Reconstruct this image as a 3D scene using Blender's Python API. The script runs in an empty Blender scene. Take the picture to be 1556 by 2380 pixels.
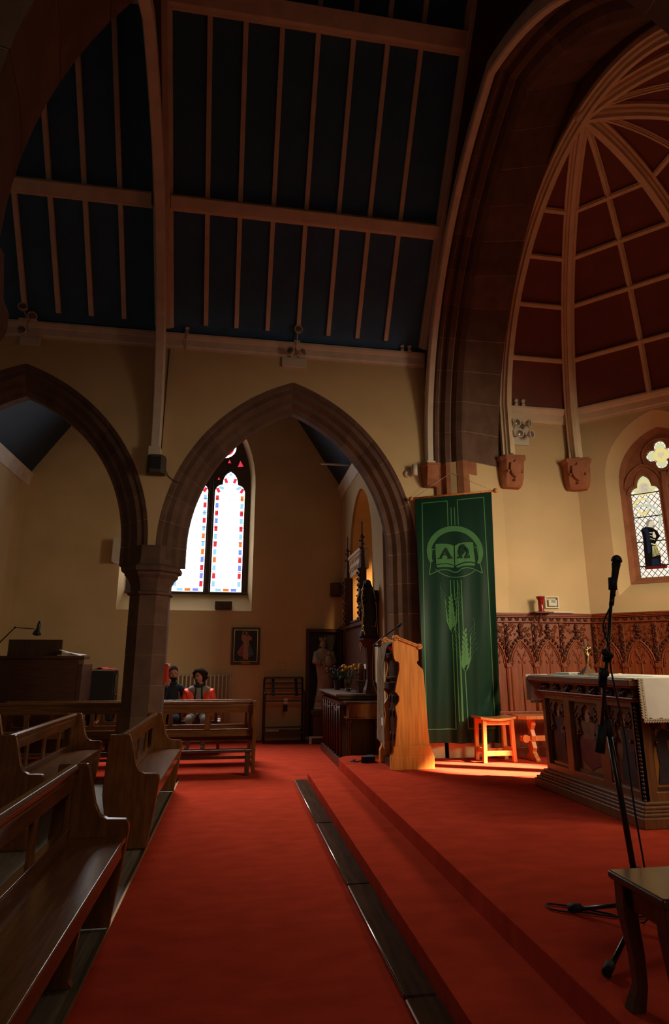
import bpy, bmesh, math, random
from mathutils import Vector, Matrix, Euler
from mathutils.geometry import tessellate_polygon
random.seed(7)
SC = bpy.context.scene
COL = SC.collection
PI = math.pi
# ------------------------------------------------------------------ camera, world, lights, exposure
cam_d = bpy.data.cameras.new('camera'); cam = bpy.data.objects.new('camera', cam_d); COL.objects.link(cam)
cam_d.sensor_fit = 'VERTICAL'; cam_d.sensor_height = 36.0; cam_d.lens = 36.0 * 1404 / 2380
cam_d.clip_start = 0.05; cam_d.clip_end = 200
cam.location = (0, 0, 1.45)
cam.rotation_euler = (math.radians(90 + 13.96), 0, math.radians(-9.1))
SC.camera = cam
SC.view_settings.view_transform = 'Standard'; SC.view_settings.look = 'None'
SC.view_settings.gamma = 1.0; SC.view_settings.use_curve_mapping = False
SC.view_settings.exposure = 0.0
W = bpy.data.worlds.new('world'); SC.world = W; W.use_nodes = True
W.node_tree.nodes['Background'].inputs[0].default_value = (0.55, 0.65, 0.8, 1)
W.node_tree.nodes['Background'].inputs[1].default_value = 0.006

def area(name, loc, target, sx, sy, power, col=(1, 1, 1), spread=PI):
    d = bpy.data.lights.new(name, 'AREA'); d.shape = 'RECTANGLE'; d.size = sx; d.size_y = sy
    d.energy = power; d.color = col; d.spread = spread
    o = bpy.data.objects.new(name, d); COL.objects.link(o); o.location = loc
    o.rotation_euler = (Vector(target) - Vector(loc)).to_track_quat('-Z', 'Y').to_euler()
    return o
def spot(name, loc, target, power, deg, col=(1, 1, 1), blend=0.15, rad=0.05):
    d = bpy.data.lights.new(name, 'SPOT'); d.energy = power; d.spot_size = math.radians(deg); d.spot_blend = blend
    d.color = col; d.shadow_soft_size = rad
    o = bpy.data.objects.new(name, d); COL.objects.link(o); o.location = loc
    o.rotation_euler = (Vector(target) - Vector(loc)).to_track_quat('-Z', 'Y').to_euler()
    return o
# daylight through assumed, unseen chancel windows and down the chapel window, then added fill lamps
area('assumed_apse_south_window_light', (5.75, 3.45, 3.3), (3.6, 7.6, 1.2), 1.0, 2.2, 74, (1.0, 0.82, 0.56), math.radians(105))
area('assumed_chancel_south_light', (4.55, 2.95, 2.9), (3.0, 7.4, 0.6), 0.9, 1.8, 13, (1.0, 0.82, 0.56), math.radians(110))  # lamp assumed from lit south faces; the south wall has no window
area('assumed_apse_east_window_light', (6.55, 5.4, 3.6), (3.5, 6.2, 0.8), 1.2, 2.2, 22, (1.0, 0.84, 0.60), math.radians(110))
area('chapel_window_light', (-1.0, 12.22, 4.2), (0.1, 7.6, -1.6), 2.2, 2.2, 90, (1.0, 0.93, 0.88), math.radians(74))
area('south_fill_light', (0.8, -3.2, 4.4), (0.7, 2.6, 0.0), 2.4, 2.6, 18, (1.0, 0.80, 0.58), math.radians(105))  # added fill from behind the camera for near carpet and pews
area('west_fill_light', (-7.6, 5.3, 5.2), (0.0, 5.6, 1.0), 2.6, 3.2, 4, (1.0, 0.92, 0.84))  # added weak fill from the west to lift the roof timbers
# low sun spot through an assumed east apse window, then an added recess spot
spot('sun_through_assumed_east_window', (17.84, 0.2, 12.42), (3.12, 7.30, 0.22), 400000, 3.3, (1.0, 0.80, 0.56), 0.5, 0.10)
spot('added_recess_spot', (2.50, 9.66, 3.7), (2.95, 11.4, 2.45), 420, 54, (1.0, 0.5, 0.16), 0.9, 0.1)  # added warm spot inside the closed recess, for assumed sun on its jamb
# sky brightness behind the glass
SKY_N = 4.0
SKY_APSE = 1.0

# ------------------------------------------------------------------ materials
def nd(nt, t, **k):
    n = nt.nodes.new(t)
    for a, v in k.items(): setattr(n, a, v)
    return n
def mat(name, c, rough=0.7, spec=0.3, var=0.25, scale=6.0, stretch=(1, 1, 1), bump=0.0, bscale=60.0, metal=0.0, c2=None, detail=4, island=0.0, coat=0.0, sheen=0.0):
    m = bpy.data.materials.new(name); m.use_nodes = True; nt = m.node_tree; b = nt.nodes['Principled BSDF']
    b.inputs['Roughness'].default_value = rough; b.inputs['Specular IOR Level'].default_value = spec
    b.inputs['Metallic'].default_value = metal; b.inputs['Coat Weight'].default_value = coat
    b.inputs['Coat Roughness'].default_value = 0.12; b.inputs['Sheen Weight'].default_value = sheen
    tc = nd(nt, 'ShaderNodeTexCoord'); mp = nd(nt, 'ShaderNodeMapping'); mp.inputs['Scale'].default_value = stretch
    nt.links.new(tc.outputs['Object'], mp.inputs['Vector'])
    nz = nd(nt, 'ShaderNodeTexNoise'); nz.inputs['Scale'].default_value = scale; nz.inputs['Detail'].default_value = detail
    nt.links.new(mp.outputs['Vector'], nz.inputs['Vector'])
    rp = nd(nt, 'ShaderNodeValToRGB')
    d = c2 if c2 else tuple(x * (1 - var) for x in c)
    u = tuple(min(1, x * (1 + var * 0.5)) for x in c)
    rp.color_ramp.elements[0].position = 0.3; rp.color_ramp.elements[0].color = (*d, 1)
    rp.color_ramp.elements[1].position = 0.7; rp.color_ramp.elements[1].color = (*u, 1)
    nt.links.new(nz.outputs['Fac'], rp.inputs['Fac'])
    out = rp.outputs['Color']
    if island:
        g = nd(nt, 'ShaderNodeNewGeometry'); mr = nd(nt, 'ShaderNodeMapRange')
        mr.inputs['To Min'].default_value = 1 - island; mr.inputs['To Max'].default_value = 1 + island
        nt.links.new(g.outputs['Random Per Island'], mr.inputs['Value'])
        mx = nd(nt, 'ShaderNodeMix', data_type='RGBA', blend_type='MULTIPLY'); mx.inputs['Factor'].default_value = 1
        nt.links.new(out, mx.inputs['A']); nt.links.new(mr.outputs['Result'], mx.inputs['B']); out = mx.outputs['Result']
    nt.links.new(out, b.inputs['Base Color'])
    if bump:
        bz = nd(nt, 'ShaderNodeTexNoise'); bz.inputs['Scale'].default_value = bscale; bz.inputs['Detail'].default_value = 3
        nt.links.new(mp.outputs['Vector'], bz.inputs['Vector'])
        bp = nd(nt, 'ShaderNodeBump'); bp.inputs['Strength'].default_value = bump; bp.inputs['Distance'].default_value = 0.01
        nt.links.new(bz.outputs['Fac'], bp.inputs['Height']); nt.links.new(bp.outputs['Normal'], b.inputs['Normal'])
    return m
def emit(name, c, s):
    m = bpy.data.materials.new(name); m.use_nodes = True; nt = m.node_tree; nt.nodes.clear()
    e = nd(nt, 'ShaderNodeEmission'); e.inputs[0].default_value = (*c, 1); e.inputs[1].default_value = s
    o = nd(nt, 'ShaderNodeOutputMaterial'); nt.links.new(e.outputs[0], o.inputs[0]); return m
def clear_glass(name, c, rough=0.05):
    m = bpy.data.materials.new(name); m.use_nodes = True; b = m.node_tree.nodes['Principled BSDF']
    b.inputs['Base Color'].default_value = (*c, 1); b.inputs['Transmission Weight'].default_value = 1.0; b.inputs['Roughness'].default_value = rough
    return m
M = {}
M['plaster'] = mat('cream_plaster', (0.62, 0.455, 0.245), 0.85, 0.15, 0.1, 1.3, bump=0.08, bscale=40)
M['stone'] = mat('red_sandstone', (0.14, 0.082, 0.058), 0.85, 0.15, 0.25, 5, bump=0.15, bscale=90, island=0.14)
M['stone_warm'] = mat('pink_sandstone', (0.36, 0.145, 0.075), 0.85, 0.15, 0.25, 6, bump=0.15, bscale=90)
M['mortar'] = mat('pale_mortar', (0.38, 0.25, 0.17), 0.9, 0.1)
M['carpet'] = mat('red_carpet', (0.47, 0.052, 0.025), 1.0, 0.0, 0.17, 4.0, (1.0, 2.0, 1), 0.5, 260, detail=8)
M['boards'] = mat('grey_floorboards', (0.20, 0.165, 0.125), 0.5, 0.3, 0.4, 5, (10, 0.6, 1), 0.05, 30)
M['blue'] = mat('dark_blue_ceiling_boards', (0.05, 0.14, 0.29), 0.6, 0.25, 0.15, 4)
M['bluedark'] = mat('shaded_blue_chapel_boards', (0.028, 0.045, 0.066), 0.6, 0.25, 0.15, 4)  # same paint as the nave boards, with shade put into the colour
M['bluestrip'] = mat('dark_blue_wall_plate', (0.03, 0.05, 0.075), 0.6, 0.25, 0.15, 4)
M['tan'] = mat('tan_painted_timber', (0.72, 0.63, 0.51), 0.6, 0.25, 0.12, 5)
M['cream_paint'] = mat('cream_painted_timber', (0.78, 0.62, 0.42), 0.6, 0.25, 0.1, 5)
M['redpanel'] = mat('dark_red_vault_panels', (0.20, 0.065, 0.048), 0.7, 0.2, 0.12, 3)
M['darkwood_board'] = mat('dark_brown_boarding', (0.07, 0.04, 0.025), 0.6, 0.2, 0.2, 5, (8, 8, 0.6))
M['pew'] = mat('polished_brown_pew_oak', (0.165, 0.062, 0.019), 0.19, 0.3, 0.38, 5, (5, 5, 0.9), 0.04, 60, detail=8, coat=0.10)
M['pewlong'] = mat('polished_brown_oak_lengthwise', (0.15, 0.058, 0.019), 0.19, 0.3, 0.38, 5, (12, 0.8, 8), 0.04, 60, detail=8, coat=0.10)
M['pewlongx'] = mat('polished_brown_oak_crosswise', (0.155, 0.064, 0.022), 0.19, 0.3, 0.38, 5, (0.8, 12, 8), 0.04, 60, detail=8, coat=0.10)
M['oak'] = mat('golden_oak', (0.74, 0.265, 0.045), 0.42, 0.4, 0.3, 4, (9, 9, 0.55), 0.05, 40, detail=10)
M['oakdark'] = mat('dark_stained_oak', (0.065, 0.026, 0.014), 0.35, 0.45, 0.35, 5, (6, 6, 0.8), 0.05, 50, detail=8)
M['altarwood'] = mat('brown_altar_oak', (0.16, 0.062, 0.021), 0.4, 0.4, 0.3, 5, (7, 7, 0.8), 0.05, 50, detail=8)
M['panelwood'] = mat('carved_wainscot_oak', (0.22, 0.050, 0.013), 0.42, 0.4, 0.35, 5, (8, 8, 0.7), 0.06, 50, detail=8)
M['carvedark'] = mat('dark_carved_oak', (0.08, 0.022, 0.008), 0.5, 0.35, 0.3, 8)
M['stoolwood'] = mat('orange_stool_oak', (0.62, 0.22, 0.055), 0.35, 0.45, 0.3, 5, (7, 7, 0.8), 0.04, 50, detail=8)
M['ebony'] = mat('very_dark_polished_wood', (0.055, 0.026, 0.016), 0.22, 0.5, 0.3, 5, (6, 6, 0.8), coat=0.4)
M['pianowood'] = mat('dark_piano_walnut', (0.075, 0.032, 0.020), 0.4, 0.35, 0.3, 5, (0.8, 6, 6))
M['black'] = mat('black_metal', (0.014, 0.014, 0.015), 0.35, 0.5, 0.1)
M['blackmatte'] = mat('matte_black', (0.018, 0.018, 0.019), 0.7, 0.3, 0.1)
M['grille'] = mat('grey_metal_mesh', (0.05, 0.05, 0.05), 0.5, 0.4, 0.5, 300, metal=0.6)
M['chrome'] = mat('chrome', (0.6, 0.6, 0.6), 0.2, 0.5, 0.05, metal=1.0)
M['steeledge'] = mat('steel_edge_strip', (0.62, 0.58, 0.54), 0.28, 0.5, 0.05, metal=1.0)
M['white'] = mat('white_enamel', (0.62, 0.56, 0.46), 0.5, 0.3, 0.08)
M['offwhite'] = mat('off_white_plastic', (0.66, 0.61, 0.50), 0.5, 0.3, 0.06)
M['lens'] = mat('silver_reflector_glass', (0.40, 0.36, 0.30), 0.18, 0.6, 0.2, 30, metal=0.7)
M['speakergrey'] = mat('dark_grey_speaker_cabinet', (0.085, 0.075, 0.06), 0.7, 0.2, 0.15)
M['cable'] = mat('brown_cable', (0.08, 0.055, 0.035), 0.6, 0.2)
M['palecable'] = mat('pale_cable', (0.45, 0.36, 0.26), 0.6, 0.2)
M['green'] = mat('dark_green_satin', (0.004, 0.034, 0.019), 0.42, 0.25, 0.12, 3, (1, 1, 0.3), 0.05, 200)
M['lightgreen'] = mat('light_green_applique', (0.07, 0.23, 0.08), 0.6, 0.2, 0.08, 8)
M['greendark'] = mat('dark_green_letters', (0.006, 0.035, 0.018), 0.6, 0.2, 0.08, 8)
M['cloth'] = mat('white_altar_linen', (0.74, 0.69, 0.62), 0.9, 0.1, 0.06, 12, bump=0.15, bscale=400)
M['lace'] = mat('cream_lace', (0.62, 0.52, 0.38), 0.9, 0.1, 0.3, 90, bump=0.6, bscale=250)
M['teal'] = mat('pale_teal_cloth', (0.36, 0.52, 0.46), 0.8, 0.2, 0.1)
M['gold'] = mat('gilded_metal', (0.62, 0.38, 0.12), 0.3, 0.5, 0.25, 30, metal=0.9)
M['goldpaint'] = mat('ochre_painted_panel', (0.30, 0.125, 0.022), 0.6, 0.3, 0.22, 9)
M['robe'] = mat('dark_painted_robe', (0.030, 0.022, 0.026), 0.6, 0.3, 0.4, 14)
M['robered'] = mat('dark_red_painted_robe', (0.15, 0.024, 0.020), 0.6, 0.3, 0.4, 14)
M['robebrown'] = mat('brown_painted_robe', (0.17, 0.085, 0.035), 0.6, 0.3, 0.4, 14)
M['face'] = mat('painted_face', (0.32, 0.19, 0.11), 0.6, 0.3, 0.2, 14)
M['statue'] = mat('pale_plaster_statue', (0.36, 0.28, 0.20), 0.75, 0.2, 0.2, 9, bump=0.15, bscale=40)
M['plinthstone'] = mat('brown_pedestal', (0.10, 0.062, 0.045), 0.75, 0.2, 0.2, 9)
M['redglass'] = mat('ruby_glass', (0.26, 0.012, 0.008), 0.1, 0.6, 0.15, 8)
M['redpaint'] = mat('red_paint', (0.55, 0.030, 0.015), 0.4, 0.4, 0.1)
M['paper'] = mat('white_paper', (0.70, 0.63, 0.57), 0.9, 0.1, 0.08)
M['redpaper'] = mat('red_tissue', (0.50, 0.07, 0.06), 0.9, 0.1, 0.2)
M['textile'] = mat('grey_brown_woven_textile', (0.30, 0.215, 0.13), 0.95, 0.05, 0.45, 45, (1, 1, 0.25), 0.5, 300)
M['leaf'] = mat('dark_green_leaves', (0.045, 0.07, 0.020), 0.6, 0.3, 0.4, 12)
M['yellowflower'] = mat('yellow_petals', (0.78, 0.38, 0.035), 0.7, 0.2, 0.25, 20)
M['darkflower'] = mat('dull_purple_petals', (0.13, 0.05, 0.05), 0.7, 0.2, 0.3, 20)
M['skin'] = mat('skin', (0.36, 0.17, 0.11), 0.6, 0.3, 0.1)
M['hair'] = mat('dark_brown_hair', (0.022, 0.011, 0.007), 0.9, 0.05, 0.5, 60, bump=0.8, bscale=90)
M['jacket'] = mat('orange_red_quilted_nylon', (0.80, 0.055, 0.022), 0.5, 0.3, 0.12, 8)
M['greysweater'] = mat('grey_sweater', (0.22, 0.20, 0.18), 0.9, 0.1, 0.2, 60)
M['navy'] = mat('dark_navy_wool', (0.022, 0.026, 0.036), 0.9, 0.1, 0.2, 60)
M['radiator'] = mat('cream_radiator_enamel', (0.50, 0.38, 0.25), 0.45, 0.35, 0.08)
M['picturedark'] = mat('dark_painted_picture_ground', (0.012, 0.010, 0.012), 0.5, 0.4, 0.3, 9)
M['frame'] = mat('dark_picture_frame', (0.045, 0.022, 0.015), 0.4, 0.4, 0.2)
M['pinkray'] = mat('painted_pink_ray', (0.30, 0.10, 0.10), 0.6, 0.3, 0.3, 14)
M['blueray'] = mat('painted_blue_ray', (0.085, 0.12, 0.17), 0.6, 0.3, 0.3, 14)
M['cream_robe'] = mat('painted_cream_robe', (0.42, 0.22, 0.13), 0.6, 0.3, 0.3, 14)
M['lcd'] = mat('blue_green_display', (0.13, 0.30, 0.30), 0.3, 0.5, 0.1)
M['lead'] = mat('black_lead_came', (0.012, 0.012, 0.012), 0.5, 0.4, 0.1)
M['lead_thin'] = mat('grey_lead_came', (0.05, 0.05, 0.05), 0.5, 0.4, 0.1)
M['tracery_dark'] = mat('grey_brown_window_stone', (0.10, 0.075, 0.065), 0.8, 0.2, 0.2, 6)
M['brass'] = mat('brass_strip', (0.55, 0.35, 0.14), 0.35, 0.5, 0.1, metal=0.9)
M['kerb'] = mat('worn_brown_kerb_board', (0.065, 0.029, 0.015), 0.8, 0.02, 0.4, 4, (8, 0.7, 1), 0.1, 50, detail=8)
M['glassclear'] = clear_glass('clear_cut_glass', (0.85, 0.88, 0.85))

# ------------------------------------------------------------------ mesh helpers (world coordinates)
def BM(): return bmesh.new()
def V(*a): return Vector(a)
def box(bm, a, b, mi=0):
    x0, y0, z0 = a; x1, y1, z1 = b
    v = [bm.verts.new(p) for p in ((x0,y0,z0),(x1,y0,z0),(x1,y1,z0),(x0,y1,z0),(x0,y0,z1),(x1,y0,z1),(x1,y1,z1),(x0,y1,z1))]
    fs = []
    for f in ((0,3,2,1),(4,5,6,7),(0,1,5,4),(1,2,6,5),(2,3,7,6),(3,0,4,7)):
        q = bm.faces.new([v[i] for i in f]); q.material_index = mi; fs.append(q)
    return v
def obox(bm, c, sx, sy, sz, rot=(0, 0, 0), mi=0):
    vs = box(bm, (-sx/2, -sy/2, -sz/2), (sx/2, sy/2, sz/2), mi); R = Euler(rot).to_matrix()
    for v in vs: v.co = R @ v.co + Vector(c)
    return vs
def frame_of(d):
    d = d.normalized(); up = Vector((0, 0, 1)) if abs(d.z) < 0.95 else Vector((0, 1, 0))
    s = d.cross(up).normalized(); return s, s.cross(d).normalized()
def beam(bm, p, q, w, h, mi=0, up=None):
    p = Vector(p); q = Vector(q); d = (q - p).normalized(); s, u = frame_of(d)
    if up is not None:
        u = Vector(up); u = (u - d * u.dot(d)).normalized(); s = d.cross(u).normalized()
    r = [[bm.verts.new(c + s * a * w / 2 + u * b * h / 2) for a, b in ((-1,-1),(1,-1),(1,1),(-1,1))] for c in (p, q)]
    for i in range(4):
        j = (i + 1) % 4; f = bm.faces.new((r[0][i], r[0][j], r[1][j], r[1][i])); f.material_index = mi
    bm.faces.new(r[0][::-1]).material_index = mi; bm.faces.new(r[1]).material_index = mi
def tube(bm, pts, r, n=8, mi=0, caps=True, radii=None):
    pts = [Vector(p) for p in pts]; rings = []; k = len(pts); s = None
    for i, p in enumerate(pts):
        d = (pts[min(i + 1, k - 1)] - pts[max(i - 1, 0)])
        if d.length < 1e-9: d = Vector((0, 0, 1))
        d.normalize()
        if s is None: s, u = frame_of(d)
        else:
            s = (s - d * s.dot(d)); s = s.normalized() if s.length > 1e-6 else frame_of(d)[0]
        u = s.cross(d).normalized()
        rr = radii[i] if radii else r
        rings.append([bm.verts.new(p + (s * math.cos(2*PI*a/n) + u * math.sin(2*PI*a/n)) * rr) for a in range(n)])
    for A, B in zip(rings, rings[1:]):
        for a in range(n):
            b = (a + 1) % n; f = bm.faces.new((A[a], A[b], B[b], B[a])); f.material_index = mi; f.smooth = True
    if caps:
        bm.faces.new(rings[0][::-1]).material_index = mi; bm.faces.new(rings[-1]).material_index = mi
def lathe(bm, prof, c=(0, 0, 0), n=16, mi=0, smooth=True, axis=None, phase=0.0, caps=True):
    c = Vector(c); R = Matrix.Identity(3)
    if axis is not None: R = Vector(axis).normalized().to_track_quat('Z', 'Y').to_matrix()
    rings = []
    for r, z in prof:
        rings.append([bm.verts.new(c + R @ Vector((max(r, 1e-4)*math.cos(2*PI*a/n+phase), max(r, 1e-4)*math.sin(2*PI*a/n+phase), z))) for a in range(n)])
    for A, B in zip(rings, rings[1:]):
        for a in range(n):
            b = (a + 1) % n; f = bm.faces.new((A[a], A[b], B[b], B[a])); f.material_index = mi; f.smooth = smooth
    if caps:
        bm.faces.new(rings[0][::-1]).material_index = mi; bm.faces.new(rings[-1]).material_index = mi
def ball(bm, c, rx, ry=None, rz=None, n=10, m=7, mi=0, rot=None):
    ry = rx if ry is None else ry; rz = rx if rz is None else rz; R = Euler(rot).to_matrix() if rot else Matrix.Identity(3); c = Vector(c)
    top = bm.verts.new(c + R @ Vector((0, 0, rz))); bot = bm.verts.new(c + R @ Vector((0, 0, -rz))); rings = []
    for i in range(1, m):
        t = PI * i / m
        rings.append([bm.verts.new(c + R @ Vector((rx*math.sin(t)*math.cos(2*PI*a/n), ry*math.sin(t)*math.sin(2*PI*a/n), rz*math.cos(t)))) for a in range(n)])
    fs = []
    for A, B in zip(rings, rings[1:]):
        for a in range(n): fs.append(bm.faces.new((A[a], B[a], B[(a+1) % n], A[(a+1) % n])))
    for a in range(n):
        fs.append(bm.faces.new((top, rings[0][a], rings[0][(a+1) % n]))); fs.append(bm.faces.new((bot, rings[-1][(a+1) % n], rings[-1][a])))
    for f in fs: f.material_index = mi; f.smooth = True
RL = random.Random(77)
def leaf(bm, c, r):
    ball(bm, c, r*1.25, r*.55, r*.8, 7, 4, rot=(RL.uniform(0, 3), RL.uniform(0, 3), RL.uniform(0, 3)))
def plate(bm, loops, fn, t0, t1, mi=0, mside=None):
    """polygon with holes: loops of (u,v); fn(u,v,t)->xyz; a slab between t0 and t1"""
    mside = mi if mside is None else mside
    tris = tessellate_polygon([[Vector((u, v, 0)) for u, v in L] for L in loops])
    flat = [p for L in loops for p in L]
    A = [bm.verts.new(fn(u, v, t0)) for u, v in flat]; B = [bm.verts.new(fn(u, v, t1)) for u, v in flat] if t1 != t0 else None
    for t in tris:
        try:
            bm.faces.new([A[i] for i in t]).material_index = mi
            if B: bm.faces.new([B[i] for i in reversed(t)]).material_index = mi
        except ValueError: pass
    if B:
        k = 0
        for L in loops:
            n = len(L)
            for i in range(n):
                j = (i + 1) % n
                try: bm.faces.new((A[k+i], A[k+j], B[k+j], B[k+i])).material_index = mside
                except ValueError: pass
            k += n
def XZ(y0=0): return lambda u, v, t: (u, t, v)
def YZ(): return lambda u, v, t: (t, u, v)
def XY(): return lambda u, v, t: (u, v, t)

def link(name, me, parent=None):
    o = bpy.data.objects.new(name, me); COL.objects.link(o)
    if parent is not None: o.parent = parent
    return o
def wloc(o):
    p = Vector((0, 0, 0))
    while o is not None: p = p + Vector(o.location); o = o.parent
    return p
HARD = {'pew', 'pewlong', 'pewlongx', 'ebony', 'oak', 'stoolwood'}
def obj(name, bm, m, parent=None, base=None, smooth=False, bevel=0.0, label=None, seg=2):
    """one mesh object; bm is in world coordinates; parent roots carry only a location"""
    bmesh.ops.recalc_face_normals(bm, faces=bm.faces)
    off = wloc(parent) if parent is not None else (Vector(base) if base is not None else Vector((0, 0, 0)))
    bmesh.ops.translate(bm, verts=bm.verts, vec=-off)
    me = bpy.data.meshes.new(name); bm.to_mesh(me); bm.free()
    for q in (m if isinstance(m, (list, tuple)) else [m]): me.materials.append(M[q] if isinstance(q, str) else q)
    if smooth:
        for p in me.polygons: p.use_smooth = True
    o = link(name, me, parent)
    if parent is None and base is not None: o.location = base
    if bevel:
        b = o.modifiers.new('bevel', 'BEVEL'); b.width = bevel; b.segments = seg; b.limit_method = 'ANGLE'; b.angle_limit = math.radians(40)
    if bevel and m in HARD if isinstance(m, str) else False:
        for p in me.polygons: p.use_smooth = True
        b.harden_normals = True; b.segments = max(seg, 3)
    if label: o['label'] = label
    return o
def thing(name, label, cat, loc=(0, 0, 0), group=None):
    o = link(name, None); o.location = loc; o['label'] = label; o['category'] = cat
    if group: o['group'] = group
    o.empty_display_size = 0.1
    return o
def tag(o, label, cat, group=None):
    o['label'] = label; o['category'] = cat
    if group: o['group'] = group
    return o
def struct(o): o['kind'] = 'structure'; return o
def copy_tree(o, parent=None):
    c = o.copy(); COL.objects.link(c); c.parent = parent
    for ch in list(o.children): copy_tree(ch, c)
    return c
def lerp(a, b, t): return a + (b - a) * t

# pointed (two-centred) arch: pt(side, f, inset) ; f 0 at the springing, 1 at the apex, below 0 down the leg
class Arch:
    def __init__(s, xc, half, rise, zs):
        s.xc, s.zs = xc, zs; s.c = (rise*rise - half*half) / (2*half); s.R = half + s.c; s.half = half
    def pt(s, side, f, i=0.0):
        r = s.R - i
        if f < 0: return (s.xc + side*(r - s.c), s.zs + f)
        th = f * math.acos(max(-1, min(1, s.c / r))); return (s.xc + side*(r*math.cos(th) - s.c), s.zs + r*math.sin(th))
    def outline(s, n=14, i=0.0, legs=0.0):
        L = [s.pt(1, k/n, i) for k in range(n+1)] + [s.pt(-1, 1 - k/n, i) for k in range(1, n+1)]
        if legs: L = [s.pt(1, -legs, i)] + L + [s.pt(-1, -legs, i)]
        return L                                   # right springing -> apex -> left springing
def arch_ring(bm, A, prof, fn, nseg=9, legR=0.0, legL=0.0, gap=0.004, sub=3, mi=0, mmortar=1, course=0.42):
    """voussoirs of profile [(t, inset)] along arch A; fn(u, v, t)->xyz"""
    tm = (prof[0][0] + prof[-1][0])/2
    for side, leg in ((1, legR), (-1, legL)):
        fr = [(k/nseg, (k+1)/nseg) for k in range(nseg)]; L = A.R * math.acos(A.c/A.R); g = gap / L
        fr = [(a+g, b-g) for a, b in fr]
        if leg:
            n = max(1, round(leg/course)); fr += [(-leg*(k+1)/n + gap, -leg*k/n - gap) for k in range(n)]
        for a, b in fr:
            rings = []
            for k in range(sub+1):
                f = lerp(a, b, k/sub); rings.append([bm.verts.new(fn(*A.pt(side, f, i), t)) for t, i in prof])
            for P, Q in zip(rings, rings[1:]):
                for k in range(len(prof)-1): bm.faces.new((P[k], P[k+1], Q[k+1], Q[k])).material_index = mi
            bm.faces.new(rings[0]).material_index = mi; bm.faces.new(rings[-1][::-1]).material_index = mi
        if mmortar is not None:
            rings = []
            for k in range(-6 if leg else 0, 25):
                f = leg*k/6 if k < 0 else k/24
                rings.append([bm.verts.new(fn(*A.pt(side, f, i - 0.004), t + (0.004 if t < tm else -0.004))) for t, i in prof])
            for P, Q in zip(rings, rings[1:]):
                for k in range(len(prof)-1): bm.faces.new((P[k], P[k+1], Q[k+1], Q[k])).material_index = mmortar
# ================================================================== STRUCTURE
ZP = 0.22                      # sanctuary platform
YN, YW = 8.2, 12.3             # arcade face, chapel north wall
XWEST, XTR = -4.2, 2.13        # chapel side walls
YC, YA, XB, AP = 5.3, 5.44, 3.95, 2.76     # nave centre line, apse centre, apse start, apse apothem
# floor: boards, carpet, step, platform
bm = BM(); box(bm, (-9, -4.2, -0.12), (9, 12.6, -0.012)); struct(obj('floor', bm, 'boards'))
bm = BM(); box(bm, (-0.64, -4.1, -0.02), (3.0, 12.3, 0.0)); box(bm, (-6.0, 8.62, -0.02), (-0.64, 12.3, 0.0))
cp = struct(obj('floor_carpet', bm, 'carpet'))
bm = BM(); box(bm, (-0.652, -4.1, -0.02), (-0.638, 8.62, 0.006)); obj('carpet_edging', bm, 'brass', cp)
def slab(name, pts, z0, z1, r=0.018):
    bm = BM(); plate(bm, [pts], XY(), z1, z0)
    o = struct(obj(name, bm, 'carpet')); b = o.modifiers.new('bevel', 'BEVEL'); b.width = r; b.segments = 3; b.limit_method = 'ANGLE'; b.angle_limit = math.radians(50)
    return o
def rounded(x, y, r, n=8): return [(x + r - r*math.cos(t*PI/2/n), y - r + r*math.sin(t*PI/2/n)) for t in range(n+1)]
slab('floor_step', [(0.955, -4.1)] + rounded(0.955, 8.2, 0.12) + [(2.5, 8.2), (2.5, -4.1)], -0.02, 0.10)
slab('floor_platform', [(1.39, -4.1)] + rounded(1.39, 8.62, 0.3) + [(2.2, 8.62), (2.2, 8.2), (8.4, 8.2), (8.4, -4.1)], -0.02, ZP, 0.025)
# timber kerb board with a steel edge, three lengths
ys = [(-1.0, 0.9), (0.92, 2.98), (3.0, 4.38), (4.4, 5.97), (5.99, 8.1)]
kb = link('trim_1', None); kb['kind'] = 'structure'
for a, b in ys:
    bm = BM(); v = box(bm, (0.795, a, 0.0), (0.94, b, 0.028))
    k = obj('kerb_board', bm, 'kerb', kb, bevel=0.004)
    bm = BM(); tube(bm, [(0.794, a + 0.01, 0.021), (0.794, b - 0.01, 0.021)], 0.0075, 10); obj('edge_strip', bm, 'steeledge', k)

# arcade wall (between nave and chapel) with two pointed arches
A1 = Arch(0.70, 1.80, 2.51, 2.95); A2 = Arch(-3.01, 1.80, 2.51, 2.95)
def cut(A, n=16): return A.outline(n)
wall = [(2.95, -0.02), (2.52, -0.02)] + cut(A1) + cut(A2) + [(-4.83, -0.02), (-9, -0.02), (-9, 6.35), (2.95, 6.35)]
bm = BM(); plate(bm, [wall], XZ(), YN, YN + 0.5); aw = struct(obj('wall_arcade', bm, 'plaster'))
prof = [(8.195, 0.0), (8.21, 0.05), (8.235, 0.075), (8.235, 0.14), (8.30, 0.20), (8.315, 0.26), (8.37, 0.31), (8.385, 0.375), (8.52, 0.375), (8.53, 0.31), (8.58, 0.26), (8.6, 0.20), (8.66, 0.14), (8.66, 0.075), (8.70, 0.0)]
fnA = lambda u, v, t: (u, t, v)
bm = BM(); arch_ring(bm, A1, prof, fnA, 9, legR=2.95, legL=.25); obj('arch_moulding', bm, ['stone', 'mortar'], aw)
bm = BM(); arch_ring(bm, A2, prof, fnA, 9, legR=.25); obj('arch_moulding', bm, ['stone', 'mortar'], aw)
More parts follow.
